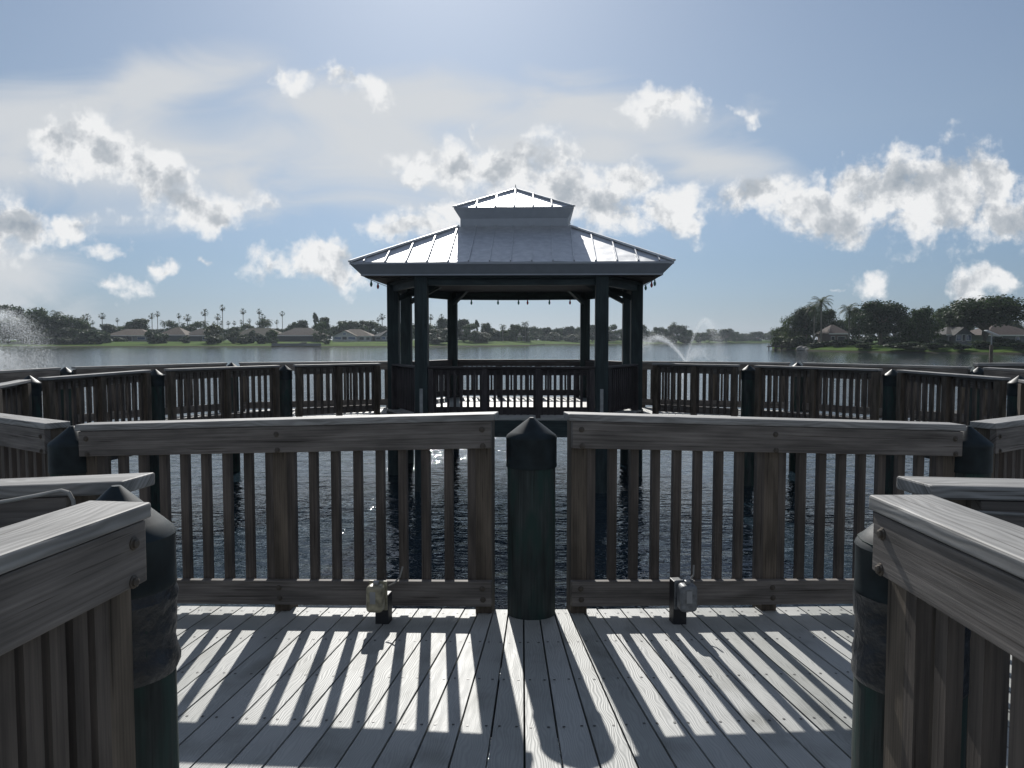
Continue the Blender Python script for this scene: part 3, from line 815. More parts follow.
# every prototype is 10 m tall, crown radius about 4
TREE = {}
def proto(k, crown, trunk): TREE[k] = (crown, trunk)
proto('broad', crown_mesh('crown', 1, M['leaf'], 2600, 20, 4.2, 4.0, 5.9, .42), trunk_mesh('trunk', 1, 9, .32, 3.2, 6, M['bark']))
proto('round', crown_mesh('crown', 2, M['leafdark'], 2600, 17, 4.0, 4.4, 5.6, .42), trunk_mesh('trunk', 2, 9, .32, 3.0, 6, M['bark']))
proto('loose', crown_mesh('crown', 3, M['leaf'], 1900, 22, 4.0, 4.2, 5.7, .38), trunk_mesh('trunk', 3, 9.4, .26, 3.2, 7, M['bark']))
proto('grey', crown_mesh('crown', 4, M['leafgrey'], 2200, 18, 4.1, 4.3, 5.5, .40), trunk_mesh('trunk', 4, 9, .28, 3.0, 6, M['bark']))
proto('tall', crown_mesh('crown', 5, M['leafdark'], 1800, 18, 2.5, 4.6, 5.3, .40), trunk_mesh('trunk', 5, 9.4, .26, 1.8, 6, M['bark']))
proto('fine_oak', crown_mesh('crown', 6, M['leafdark'], 9000, 42, 4.2, 4.2, 5.8, .24), trunk_mesh('trunk', 6, 9, .30, 3.2, 7, M['bark']))
proto('fine_bush', crown_mesh('crown', 7, M['leaf'], 8000, 34, 3.9, 5.0, 5.0, .24), trunk_mesh('trunk', 7, 9, .26, 2.6, 6, M['bark']))
proto('ficus', crown_mesh('crown', 8, M['leafdark'], 11000, 52, 4.6, 3.3, 6.5, .22, .15), trunk_mesh('trunk', 8, 9, .42, 3.8, 9, M['bark']))
SHRUB = [crown_mesh('foliage', 30+q, M[mm], 1100, 14, 1.25, 1.1, .95, .20) for q, mm in enumerate(('leafdark', 'leaf', 'leafgrey'))]
def fan_palm():
    rg = random.Random(9); m = MB()
    for q in range(46):
        a = rg.uniform(0, 6.283); e = rg.uniform(-1.0, 1.3)
        d = Vector((math.cos(a)*math.cos(e), math.sin(a)*math.cos(e), math.sin(e)))
        base = Vector((0, 0, 10)); tip = base+d*rg.uniform(.75, 1.05)
        side = d.cross(Vector((0, 0, 1))).normalized()
        up = side.cross(d)
        for s in range(-3, 4):
            dd = (d+side*.28*s).normalized()
            e2 = tip+dd*.62-Vector((0, 0, .12*abs(s)*.5))
            w = side*.06+up*.03
            m.face([tip-w-d*.1, e2-w*.2, e2+w*.2, tip+w-d*.1])
        m.face([base-side*.03, tip-side*.03, tip+side*.03, base+side*.03])
    c = m.mesh('crown', M['palm'])
    t = MB(); t.tube([(0, 0, -.4), (.05, 0, 3), (.0, .05, 7), (0, 0, 10)], .2, 8, r2=.13)
    for z in (9.2, 9.5): t.lathe([(.2, z-.5), (.34, z), (.14, z+.35)], 8)
    return c, t.mesh('trunk', M['palmbark'])
proto('fan_palm', *fan_palm())
def feather_palm(seed, nf, fl, droop, fine):
    rg = random.Random(seed); m = MB()
    for q in range(nf):
        a = q*2.399+rg.uniform(-.2, .2); e0 = 1.45-1.9*(q/nf)+rg.uniform(-.1, .1)
        h = Vector((math.cos(a), math.sin(a), 0)); p = Vector((0, 0, 10)); e = e0; ln = fl*rg.uniform(.85, 1.1); n = 12
        prevp = p
        for s in range(n):
            e -= droop/n*(1+s*.12)
            d = h*math.cos(e)+Vector((0, 0, math.sin(e))); q2 = prevp+d*ln/n
            side = Vector((-h.y, h.x, 0)); w = .62*math.sin(math.pi*min(1, (s+1.2)/(n+1)))*fl*.34
            for sg in (-1, 1):
                for f in range(fine):
                    b0 = prevp+(q2-prevp)*(f/fine); b1 = b0+(q2-prevp)*(.7/fine)
                    tip = b0+side*sg*w*rg.uniform(.8, 1.1)+d*w*.45-Vector((0, 0, w*rg.uniform(.25, .6)))
                    m.face([b0, b1, tip+(b1-b0)*.2, tip])
            prevp = q2
    c = m.mesh('crown', M['palm'])
    t = MB(); t.tube([(0, 0, -.4), (.1, 0, 3), (.06, .05, 7), (0, 0, 10)], .24, 8, r2=.15)
    return c, t.mesh('trunk', M['palmbark'])
proto('feather_palm', *feather_palm(12, 20, 3.4, 1.5, 2)); proto('royal_palm', *feather_palm(15, 22, 3.3, 1.15, 3))
trng = random.Random(77)
def tree(kind, px, top, d, width_px, label, group, base=None, name=None):
    """a tree d metres out whose top shows at row `top`"""
    x, y = at(px, d)
    zb = base if base is not None else .6
    ztop = CAMZ-(top-340)/770*d
    h = ztop-zb
    c, tk = TREE[kind]
    palm = 'palm' in kind
    t = thing(name or ('palm_tree' if palm else 'tree'), label, 'palm tree' if palm else 'tree', (x, y, zb), trng.uniform(0, 6.28), group)
    w = width_px/770*d
    if palm:
        top_rel = 11.2 if kind == 'fan_palm' else 12.3
        sz = h/top_rel; sx = w/(3.4 if kind == 'fan_palm' else 6.2)
        # crown keeps its own shape, only the trunk stretches
        co = link('crown', c, t); co.scale = (sx, sx, sx)
        zt = h-(top_rel-10)*sx
        co.location = (0, 0, zt-10*sx)
        to = link('trunk', tk, t); to.scale = (max(sx, .8),)*2+(zt/10,)
    else:
        s = (w/8.4, w/8.4*trng.uniform(.9, 1.1), h/10.0)
        co = link('crown', c, t); co.scale = s
        to = link('trunk', tk, t); to.scale = s
    return t
def shrub(q, px, top, d, width_px, label, group, base=.3):
    x, y = at(px, d); ztop = CAMZ-(top-340)/770*d
    t = thing('shrub', label, 'shrub', (x, y, base), trng.uniform(0, 6.28), group)
    o = link('foliage', SHRUB[q], t); w = width_px/770*d
    o.scale = (w/2.5, w/2.5, (ztop-base)/2.0)
G1 = 'trees of the left shore wood'; G2 = 'trees behind the far houses'; G3 = 'trees across the lake behind the pavilion'; G4 = 'trees on the farthest shore at right'; G5 = 'trees on the right peninsula'
GP = 'tall thin palms over the far houses'
LW = 'broad green tree in the dense wood behind the left fountain'
for k, px, top, d, w in (('broad', -48, 302, 360, 46), ('round', -18, 302, 345, 44), ('round', 4, 302.5, 350, 40), ('broad', 24, 306, 345, 38), ('loose', 38, 307.5, 340, 30), ('grey', 30, 316, 330, 30), ('broad', 10, 315, 328, 34), ('round', 52, 314, 332, 30), ('loose', 66, 314.5, 334, 26), ('broad', 75, 316, 336, 26), ('grey', 60, 325, 326, 28), ('grey', 44, 326, 324, 26), ('loose', 84, 321, 338, 22), ('round', 78, 328, 326, 22)):
    tree(k, px, top, d, w, LW, G1, base=-2.5)
for q, px, top, d, w in ((0, 88, 331, 322, 22), (0, 98, 334, 320, 16), (1, 104, 332, 330, 18), (1, 50, 337, 320, 30), (2, 68, 337, 318, 22)):
    shrub(q, px, top, d, w, 'dark waterside shrub below the wood at left', 'shrubs below the left wood', -.2)
tree('feather_palm', 58, 307.5, 350, 20, 'feathery palm crown rising out of the left shore wood', G1)
palms = [(84.5, 315), (88.5, 314), (94, 320.5), (103.5, 313), (118.5, 318), (153, 313.5), (158.7, 311.5), (180, 313.5), (188.5, 314.5), (206, 309.5), (218.7, 314), (223.5, 305), (244, 308.7), (260, 309), (283, 311.3),
         (215, 321.5), (222, 321), (229, 321), (235, 321), (242, 320), (250, 318.7), (258, 321), (277.5, 320), (263, 314), (382.5, 313.7), (378.5, 317.5), (431, 314.5), (442, 314.2)]
for q, (px, top) in enumerate(palms):
    tall = top < 317
    d = 400+(q*37) % 60 if tall else 620
    lb = 'tall thin fan palm standing high over the houses on the left shore' if px < 300 else 'fan palm above the trees beside the pavilion columns'
    if not tall: lb = 'small distant fan palm above the house roofs'
    if px == 223.5: lb = 'tallest of the thin palms over the houses on the left shore'
    tree('fan_palm', px, top, d, 6.6+(q*13 % 7)*.5 if tall else 5.5, lb, GP, base=1.0)
LB = 'broadleaf tree behind the houses on the left shore'
for k, px, top, d, w in (('round', 108, 323, 390, 22), ('broad', 121, 325, 395, 20), ('round', 143, 317.5, 380, 32), ('round', 134, 321, 385, 22), ('loose', 173, 320, 385, 16), ('loose', 196, 321, 390, 20), ('round', 190, 325, 380, 20), ('loose', 249, 323, 390, 18), ('broad', 238, 326, 392, 20), ('loose', 264, 318.5, 388, 16), ('grey', 280, 326, 384, 18), ('broad', 293, 321, 390, 16), ('round', 304, 319, 388, 20), ('tall', 316, 310.5, 386, 11), ('round', 326, 316, 384, 22), ('loose', 321, 321, 345, 15), ('broad', 341, 319.5, 392, 22), ('round', 354, 320, 395, 20), ('broad', 368, 319, 395, 26), ('grey', 382, 323, 390, 20), ('round', 398, 322, 390, 22), ('broad', 411, 320, 392, 20), ('round', 60, 318, 400, 30)):
    tree(k, px, top, d, w, LB, G2, base=-1.0)
for px, top, w in ((165, 318.5, 12), (205, 318, 16), (269, 317, 14), (184, 320.5, 12)):
    tree('feather_palm', px, top, 372, w, 'leafy palm clump among the houses on the left shore', G2)
LC = 'tree on the shore seen through the pavilion'
for k, px, top, d, w in (('broad', 425, 322, 350, 22), ('round', 444, 317, 365, 20), ('grey', 438, 326, 332, 30), ('grey', 424, 331, 326, 18), ('round', 463, 318, 370, 18), ('loose', 470, 323, 360, 18), ('tall', 477, 318, 372, 9), ('round', 486, 322, 385, 14), ('grey', 480, 330, 362, 24), ('grey', 492, 326, 400, 16), ('broad', 516, 323, 400, 16), ('round', 497, 330, 395, 16), ('broad', 507, 329, 402, 18), ('round', 526, 326, 408, 14), ('loose', 536, 326, 500, 16), ('round', 546, 326.5, 505, 16), ('broad', 558, 327, 505, 16), ('round', 569, 325.5, 500, 16), ('grey', 553, 331, 490, 22), ('broad', 580, 326, 500, 16), ('round', 592, 324, 500, 18), ('grey', 603, 329, 498, 20), ('loose', 612, 324, 502, 14), ('broad', 624, 327, 505, 16), ('grey', 572, 333, 485, 22)):
    tree(k, px, top, d, w, LC, G3, base=-1.5)
frg = random.Random(21)
for px in range(96, 412, 11):
    tree(frg.choice(('round', 'broad', 'grey', 'loose')), px+frg.uniform(-3, 3), 326.5+frg.uniform(-2, 2), 440+frg.uniform(0, 40), frg.uniform(15, 22), 'far tree in the low belt behind the left shore houses', 'low belt of trees behind the left houses', base=-1)
for px in range(414, 640, 12):
    tree(frg.choice(('round', 'broad', 'grey')), px+frg.uniform(-3, 3), 329+frg.uniform(-2, 2), 540+frg.uniform(0, 40), frg.uniform(15, 22), 'far tree in the low belt beyond the pavilion', 'low belt of trees beyond the pavilion', base=-1)
for px in range(640, 800, 10):
    tree(frg.choice(('round', 'broad', 'grey')), px+frg.uniform(-3, 3), 333+frg.uniform(-1.5, 1.2), 740+frg.uniform(0, 40), frg.uniform(13, 18), 'far tree in the low belt of the farthest shore', 'low belt of trees on the farthest shore', base=-1)
for px, top, d, w in ((503, 322.5, 388, 11), (525, 319.5, 402, 12), (484, 321.5, 375, 10)):
    tree('feather_palm', px, top, d, w, 'palm among the trees seen through the pavilion', G3)
LD = 'tree on the farthest shore right of the pavilion'
for k, px, top, d, w in (('round', 640, 324, 520, 18), ('broad', 659, 326, 530, 18), ('round', 676, 324, 540, 24), ('broad', 690, 329, 560, 16), ('grey', 700, 331, 590, 16), ('broad', 709, 328, 620, 18), ('round', 726, 328, 660, 20), ('broad', 736, 331, 680, 14), ('grey', 745, 332, 700, 16), ('round', 757, 331, 710, 16), ('broad', 771, 330.5, 710, 18), ('round', 784, 329, 715, 20), ('grey', 667, 334, 520, 20), ('grey', 685, 335, 540, 16), ('broad', 650, 332, 515, 14), ('grey', 716, 335, 660, 18), ('grey', 735, 336, 690, 18)):
    tree(k, px, top, d, w, LD, G4, base=-2.5)
tree('feather_palm', 673.5, 320.5, 535, 9, 'palm poking above the farthest shore trees', G4)
# right peninsula: each with its own look
for k, px, top, d, w, lb in (
    ('fine_bush', 781, 324, 222, 24, 'lowest bushy tree at the tip of the right peninsula'), ('fine_bush', 794, 312, 216, 30, 'bushy tree left of the royal palms on the peninsula'),
    ('fine_oak', 806, 305, 212, 28, 'dark tree close behind the royal palms, left side'), ('fine_oak', 826, 308, 222, 24, 'dark tree close behind the royal palms, right side'),
    ('fine_oak', 880, 299.5, 184, 52, 'wide dark oak on the peninsula lawn with its trunk showing'), ('fine_bush', 917, 303.5, 178, 42, 'rounded green tree reaching the ground beside the oak'),
    ('fine_oak', 858, 307, 215, 26, 'dark tree behind the shorter palm on the peninsula'), ('fine_bush', 938, 303.5, 205, 34, 'tree behind the gap between green tree and spreading ficus'),
    ('ficus', 984, 295, 172, 80, 'huge spreading ficus over the houses at far right'), ('ficus', 956, 305, 182, 30, 'smaller pale-lit ficus left of the spreading one')):
    tree(k, px, top, d, w, lb, G5, base=-2.2 if k == 'fine_bush' else .2)
for px, top, d, w, lb in ((820, 292, 199, 30, 'tallest royal palm on the peninsula tip'), (813.5, 299, 203, 27, 'lower royal palm leaning on the tallest one'), (848, 300, 190, 28, 'shorter palm beside the pink roofed house')):
    tree('royal_palm', px, top, d, w, lb, G5, base=0)
for k, px, top, d, w in (('round', 813, 322, 240, 24), ('broad', 852, 317, 262, 26), ('round', 870, 316, 266, 28), ('grey', 893, 318, 258, 26), ('broad', 912, 315, 262, 28), ('round', 942, 316, 250, 28), ('broad', 960, 318, 244, 26), ('round', 1000, 316, 236, 30), ('grey', 1022, 317, 230, 30), ('round', 836, 319, 262, 22)):
    tree(k, px, top, d, w, 'tree filling the background between the peninsula houses', 'background trees of the right peninsula', base=-2)
for q, (k, px, top, d, w, bs) in enumerate(((1, 778, 336, 215, 16, -.6), (2, 789, 338, 209, 18, -.6), (0, 800, 336, 206, 18, -.4), (2, 785, 344, 207.5, 14, -.9), (0, 825, 341, 196, 20, -.3), (0, 838, 340, 188, 18, -.2), (0, 865, 343, 174, 22, -.4), (0, 905, 342, 166, 34, -.4), (0, 935, 343, 162, 26, -.4), (0, 897, 338, 176, 24, 0), (0, 984, 341, 160, 34, -.1), (0, 1005, 338, 164, 26, 0), (0, 1020, 343, 153, 22, -.4), (0, 852, 339, 190, 22, -.1), (0, 866, 338, 192, 22, 0), (0, 886, 337, 190, 26, 0), (2, 898, 341, 172, 18, -.3), (0, 944, 340, 168, 22, -.2), (0, 815, 343, 197, 16, -.5), (2, 920, 345, 161, 16, -.7), (0, 960, 344, 158, 20, -.5))):
    shrub(k, px, top, d, w, 'dark shrub along the peninsula water edge', 'shrubs along the peninsula', bs)
for q, px, top, d, w, lb in ((0, 154, 331.5, 326, 18, 'dark bush on the lawn before the tan roofed houses'), (0, 162, 333, 330, 16, 'dark bush on the lawn before the tan roofed houses'), (2, 214, 325, 330, 22, 'big grey-green bush at the water by the houses'), (0, 213, 336, 318, 18, 'dark low bush under the big grey-green one'),
        (2, 235, 331, 328, 16, 'pale bush before the olive roof'), (2, 243, 335, 322, 14, 'pale bush before the olive roof'), (0, 251, 331, 330, 12, 'bush before the olive roof'), (0, 262, 334, 324, 14, 'bush before the olive roof'), (1, 272, 330, 335, 16, 'bush before the olive roof'), (0, 275, 340, 316, 8, 'small bush at the sea wall end'), (0, 304, 342, 314, 8, 'small dark bush on the sea wall'), (0, 326, 339, 318, 12, 'bush between the sea wall and the white house'), (0, 438, 338, 325, 22, 'dark bush at the bend of the shore'), (0, 480, 338, 358, 12, 'dark bush on the lawn seen through the pavilion'), (0, 186, 336, 330, 12, 'bush by the second tan house'), (0, 120, 337, 345, 14, 'bush by the first tan house')):
    shrub(q, px, top, d, w, lb, 'garden bushes on the left shore', -.1)

# ------------------------------------------------------------------ houses
def house(px0, px1, d, eave, ridge, base_z, depth, wall, roof, label, kind='hip', windows=(), porch=False, gable=None):
    xa, xb = at(px0, d)[0], at(px1, d)[0]
    cx = (xa+xb)/2; w = xb-xa
    t = thing('house', label, 'house', (cx, d, base_z))
    ze = CAMZ-(eave-340)/770*d-base_z; zr = CAMZ-(ridge-340)/770*d-base_z
    hw = w/2
    m = MB(); m.box(-hw+.3, hw-.3, .3, depth-.3, -.5, ze); m.build('wall', M[wall], t)
    m = MB(); o = .35; ri = min(hw*.85, depth/2) if kind == 'hip' else 0.02
    a, b_, c, e = (-hw-o, -o, ze), (hw+o, -o, ze), (hw+o, depth+o, ze), (-hw-o, depth+o, ze)
    r0, r1 = (-hw+ri, depth/2, zr), (hw-ri, depth/2, zr)
    m.face([a, b_, r1, r0], [(a[0], 0), (b_[0], 0), (r1[0], depth/2), (r0[0], depth/2)])
    m.face([c, e, r0, r1], [(c[0], 0), (e[0], 0), (r0[0], depth/2), (r1[0], depth/2)])
    m.face([b_, c, r1], [(0, 0), (depth, 0), (depth/2, ri)]); m.face([e, a, r0], [(0, 0), (depth, 0), (depth/2, ri)])
    m.face([a, e, c, b_])
    rf = m.build('roof', M[roof], t)
    m = MB(); m.box(-hw-o, hw+o, -o-.06, -o-.01, ze-.22, ze+.02); m.build('fascia', M['whitetrim'], rf)
    for (u0, u1, z0, z1, mat) in windows:
        m = MB(); m.box(-hw+u0*w, -hw+u1*w, .24, .31, z0, z1); wd = m.build('window', M['whitetrim'], t)
        m = MB(); m.box(-hw+u0*w+.08, -hw+u1*w-.08, .20, .238, z0+.08, z1-.08); m.build('pane', M[mat], wd)
    if porch:
        m = MB(); m.box(-hw+porch[0]*w, -hw+porch[1]*w, -2.2, .29, -.4, ze-.35); m.build('screened_porch', M['screen'], t)
    if gable:
        g0, g1, gz, gd = gable
        x0, x1 = -hw+g0*w, -hw+g1*w; xm = (x0+x1)/2
        m = MB()
        m.box(x0, x1, -gd, .29, -.5, ze)
        m.face([(x0, -gd, ze), (x1, -gd, ze), (xm, -gd, gz-.15)])
        m.build('gable_wall', M[wall], t)
        m = MB()
        for (p, q) in (((x0-.4, ze-.2), (xm, gz)), ((xm, gz), (x1+.4, ze-.2))):
            m.face([(p[0], -gd-.4, p[1]), (q[0], -gd-.4, q[1]), (q[0], depth/2, q[1]), (p[0], depth/2, p[1])])
            m.face([(p[0], -gd-.41, p[1]-.2), (q[0], -gd-.41, q[1]-.2), (q[0], -gd-.41, q[1]), (p[0], -gd-.41, p[1])])
        m.build('gable_roof', M[roof], t)
        for (u0, u1, z0, z1, mat) in ((.06, .36, 1.0, 2.4, 'winglass'), (.40, .60, .9, 2.5, 'screen'), (.64, .94, 1.0, 2.4, 'winglass'), (.43, .57, 3.1, 4.0, 'winglass')):
            if z1 > gz-.6: continue
            m = MB(); m.box(x0+u0*(x1-x0), x0+u1*(x1-x0), -gd-.07, -gd-.01, z0, z1); wd = m.build('window', M['whitetrim'], t)
            m = MB(); m.box(x0+u0*(x1-x0)+.1, x0+u1*(x1-x0)-.1, -gd-.1, -gd-.072, z0+.1, z1-.1); m.build('pane', M[mat], wd)
    return t
W3 = ((.08, .25, .9, 2.2, 'screen'), (.4, .6, .2, 2.3, 'screen'), (.72, .9, .9, 2.2, 'winglass'))
house(106, 150, 352, 335.5, 328.8, .7, 13, 'stucco_grey', 'tile_tan', 'tan roofed house with two pale patches on its roof, left shore', windows=W3, porch=(.1, .5))
house(158, 186, 352, 335, 327.2, .7, 13, 'stucco_tan', 'tile_tan', 'tan roofed house right of the dome shaped tree', windows=W3, porch=(.3, .95))
house(184, 210, 356, 335.5, 328.2, .7, 13, 'stucco_grey', 'tile_brown', 'dark brown roofed house under the second palm group', windows=W3, porch=(.1, .7))
house(231, 282, 356, 336, 328, .7, 14, 'stucco_tan', 'tile_olive', 'olive brown roofed house half hidden by bushes', windows=W3)
house(276, 322, 348, 335.5, 327.6, .6, 14, 'stucco_grey', 'tile_brown', 'brown roofed house with a long dark screened porch by the water', windows=W3, porch=(.02, .92))
house(333, 372, 350, 336, 329, .65, 13, 'stucco_white', 'tile_tan', 'white gabled house with blue windows left of the pavilion', windows=((.68, .8, .8, 2.2, 'screen'), (.85, .95, .8, 2.2, 'screen')), gable=(.02, .64, 5.3, 2.0))
house(374, 400, 352, 336, 330, .65, 12, 'stucco_grey', 'tile_grey', 'grey house right behind the pavilion left column', windows=W3, gable=(.3, .8, 5.0, 1.5))
house(500, 530, 425, 336.5, 331, .8, 12, 'stucco_grey', 'tile_grey', 'low grey house on the shore seen through the pavilion', windows=W3, porch=(.1, .8))
house(596, 616, 515, 335, 329.5, .8, 12, 'stucco_tan', 'tile_grey', 'house between the pavilion right columns', windows=W3)
house(642, 660, 545, 336, 331.5, .8, 12, 'stucco_pink', 'tile_brown', 'pinkish house on the far shore right of the pavilion', windows=W3)
house(829, 848, 205, 333.5, 324.5, .3, 9, 'stucco_pink', 'tile_pink', 'house with pinkish roof between the palms on the peninsula', windows=((.1, .3, .3, 2.2, 'screen'), (.45, .85, .3, 2.2, 'screen')))
house(924, 952, 184, 336.5, 329.5, .3, 9, 'stucco_pink', 'tile_tan', 'low pink house right of the rounded green tree', windows=((.15, .3, .9, 2.0, 'screen'), (.5, .8, .9, 2.0, 'screen')))
house(946, 972, 176, 334.5, 326.5, .3, 9, 'stucco_grey', 'tile_grey', 'grey gabled house under the spreading ficus', windows=((.1, .3, .3, 2.1, 'screen'),), gable=(.2, .85, 4.2, 1.2))
house(986, 1040, 180, 335, 323.0, .3, 12, 'stucco_grey', 'tile_pink', 'large house with orange tan roof at the right photo edge', windows=((.1, .3, .5, 2.1, 'screen'), (.55, .62, .6, 2.0, 'winglass')))
# sea wall, small dock and rocks
t = MB(); x0, x1 = at(273, 308)[0], at(322, 308)[0]; t.box(x0, x1, 306.5, 307.2, -1.6, .15); tag(t.build('sea_wall', M['stucco_grey']), 'low grey sea wall below the brown roofed house', 'sea wall')
t = thing('small_dock', 'small dark dock at the tip of the right peninsula', 'dock', (*at(773, 206), 0), R(-8))
m = MB(); m.box(-1.3, 3.2, 0, 2.2, -.35, -.1); m.build('deck', M['joist'], t)
for x in (-1.1, .5, 2.2):
    m = MB(); m.box(x-.12, x+.12, .05, .3, -2.0, .35); m.build('post', M['joist'], t)
rk = random.Random(4)
for q, (px, d, s) in enumerate(((801, 200, 1.0), (805, 199, .9), (808, 197.5, .65))):
    m = MB(); m.lathe([(.5, 0), (1.0, .3), (.85, .75), (.4, 1.05), (.1, 1.12)], 9, jig=lambda k, i: .25*mnoise.noise(Vector((i*.9, k*1.3, q*7.1))))
    o = m.build('rock', M['rock']); x, y = at(px, d); o.location = (x, y, -1.45); o.scale = (s*1.3, s*1.1, s*1.3); o.rotation_euler = (0, 0, q*1.3)
    tag(o, 'pale boulder at the water edge below the royal palms', 'rock', 'boulders below the royal palms')

# ------------------------------------------------------------------ fountains: jets thrown from a float, falling as drops
def fountain(x, y, jets, label, seed, tmax, dens, size, fuzz):
    rg = random.Random(seed)
    t = thing('fountain', label, 'fountain', (x, y, WATER), 0, 'lake fountains')
    m = MB(); m.lathe([(.5, -.15), (.6, .05), (.45, .18), (.12, .25)], 16); m.build('float', M['blackpost'], t, smooth=True)
    m = MB()
    for (az, vh, vz, n, sz, fz) in jets:
        T = 2*vz/9.81
        for q in range(int(n*dens)):
            tt = T*rg.random()**.8
            f = .05+fz*fuzz*(tt/T)**1.2
            p = Vector((math.sin(az)*vh*tt, math.cos(az)*vh*tt, .25+vz*tt-4.905*tt*tt))+Vector((rg.gauss(0, f), rg.gauss(0, f), rg.gauss(0, f*.8)))
            if tt/T > .5: p.z -= abs(rg.gauss(0, f*1.4))
            if p.z < 0.02: continue
            s = size*sz*rg.uniform(.5, 1.4)
            vel = Vector((math.sin(az)*vh, math.cos(az)*vh, vz-9.81*tt)).normalized()
            a = vel*s*1.8; b_ = Vector((rg.gauss(0, 1), rg.gauss(0, 1), rg.gauss(0, 1))).cross(vel).normalized()*s*.6
            c = vel.cross(b_.normalized())*s*.6
            b0 = len(m.v)
            m.v.extend([tuple(p-a), tuple(p+b_), tuple(p+c), tuple(p-b_-c), tuple(p+a)])
            for fc in ((0, 2, 1), (0, 3, 2), (0, 1, 3), (4, 1, 2), (4, 2, 3), (4, 3, 1)):
                m.f.append(tuple(b0+k for k in fc)); m.uv.extend([(0, 0)]*3); m.mi.append(0)
    o = m.build('spray', M['spray'], t); o['kind'] = 'stuff'
fx, fy = at(-34, 62)
jets = []
for q in range(16):
    a = q*math.pi/8+.1; jets.append((a, 3.2, 9.6, 800, 1, .55)); 
for q in range(12):
    a = q*math.pi/6+.3; jets.append((a, 2.2, 6.4, 700, 1, .9))
for q in range(10):
    a = q*math.pi/5; jets.append((a, 4.6, 5.2, 500, 1, .7))
fountain(fx, fy, jets, 'tall misty white fountain spraying at the left photo edge', 5, 1, 6.0, .017, 1.2)
fx, fy = at(686, 84)
jets = [(R(68), 2.6, 9.6, 2600, .9, .35), (R(-75), 4.6, 7.4, 3600, 1.1, .5), (R(-55), 3.6, 7.0, 800, 1, .9), (R(80), 3.2, 6.0, 1400, .9, 1.2), (R(150), 2.6, 5.4, 900, .9, 1.2), (R(20), 2.6, 6.4, 800, .9, 1.2), (R(100), 4.4, 4.8, 1500, 1.0, 1.1), (R(-120), 3.0, 4.8, 700, .9, 1.1)]
fountain(fx, fy, jets, 'fainter fountain of slanting jets just right of the pavilion', 6, 1, 2.6, .018, 1.1)

# ------------------------------------------------------------------ haze over the lake
HAZE = .00013
m = MB(); m.box(-1500, 1500, -30, 1400, -3.6, 24)
hm = bpy.data.materials.new('lake_haze'); hm.use_nodes = True; nt = hm.node_tree; nt.nodes.clear()
vo = N(nt, 'ShaderNodeVolumePrincipled'); vo.inputs['Color'].default_value = (.78, .89, 1, 1); vo.inputs['Density'].default_value = HAZE; vo.inputs['Anisotropy'].default_value = .35
out = N(nt, 'ShaderNodeOutputMaterial'); L(nt, vo.outputs[0], out.inputs['Volume'])
hz = m.build('haze', hm); hz['kind'] = 'stuff'

# ------------------------------------------------------------------ sky
w = bpy.data.worlds.new('World'); scn.world = w; w.use_nodes = True; nt = w.node_tree
bg = nt.nodes['Background']; bg.inputs['Strength'].default_value = .05
sky = N(nt, 'ShaderNodeTexSky', sky_type='NISHITA'); sky.sun_disc = False
sky.sun_elevation = R(SUN_EL); sky.sun_rotation = R(SUN_AZ); sky.altitude = 0; sky.air_density = 1.0; sky.dust_density = .45; sky.ozone_density = 1.2
tc = N(nt, 'ShaderNodeTexCoord')
sep = N(nt, 'ShaderNodeSeparateXYZ'); L(nt, tc.outputs['Generated'], sep.inputs[0])
ys = math_n(nt, 'MAXIMUM', sep.outputs[1], .12)
u = math_n(nt, 'DIVIDE', sep.outputs[0], ys); v = math_n(nt, 'DIVIDE', sep.outputs[2], ys)
cmb = N(nt, 'ShaderNodeCombineXYZ'); L(nt, u, cmb.inputs[0]); L(nt, v, cmb.inputs[1]); PV = cmb.outputs[0]
TH0 = R(3.27)
def uv_of(px, py):
    a, b_ = (px-512)/770, (384-py)/770
    yy = math.cos(TH0)+b_*math.sin(TH0); zz = -math.sin(TH0)+b_*math.cos(TH0)
    return a/yy, zz/yy
def blobs(lst, k):
    cur = None
    for (px, py, rx, ry, *rot) in lst:
        mp = N(nt, 'ShaderNodeMapping', vector_type='TEXTURE')
        uu, vv = uv_of(px, py)
        mp.inputs['Location'].default_value = (uu, vv, 0); mp.inputs['Rotation'].default_value = (0, 0, R(rot[0] if rot else 0)); mp.inputs['Scale'].default_value = (rx/770, ry/770, 1)
        L(nt, PV, mp.inputs[0])
        ln = N(nt, 'ShaderNodeVectorMath', operation='LENGTH'); L(nt, mp.outputs[0], ln.inputs[0])
        kk = min(1.0, max(.38, ry/24.0))
        lv = math_n(nt, 'MULTIPLY_ADD', ln.outputs['Value'], kk, 1-kk)
        cur = lv if cur is None else math_n(nt, 'SMOOTH_MIN', cur, lv, k)
    return cur
def noise_at(sc, off, det=9, rough=.6, stretch=1, dist=.0):
    mp = N(nt, 'ShaderNodeMapping'); mp.inputs['Location'].default_value = off; mp.inputs['Scale'].default_value = (sc, sc*stretch, sc)
    L(nt, PV, mp.inputs[0])
    n = N(nt, 'ShaderNodeTexNoise', noise_dimensions='2D'); n.inputs['Scale'].default_value = 1; n.inputs['Detail'].default_value = det; n.inputs['Roughness'].default_value = rough; n.inputs['Distortion'].default_value = dist
    L(nt, mp.outputs[0], n.inputs['Vector']); return n.outputs[0]
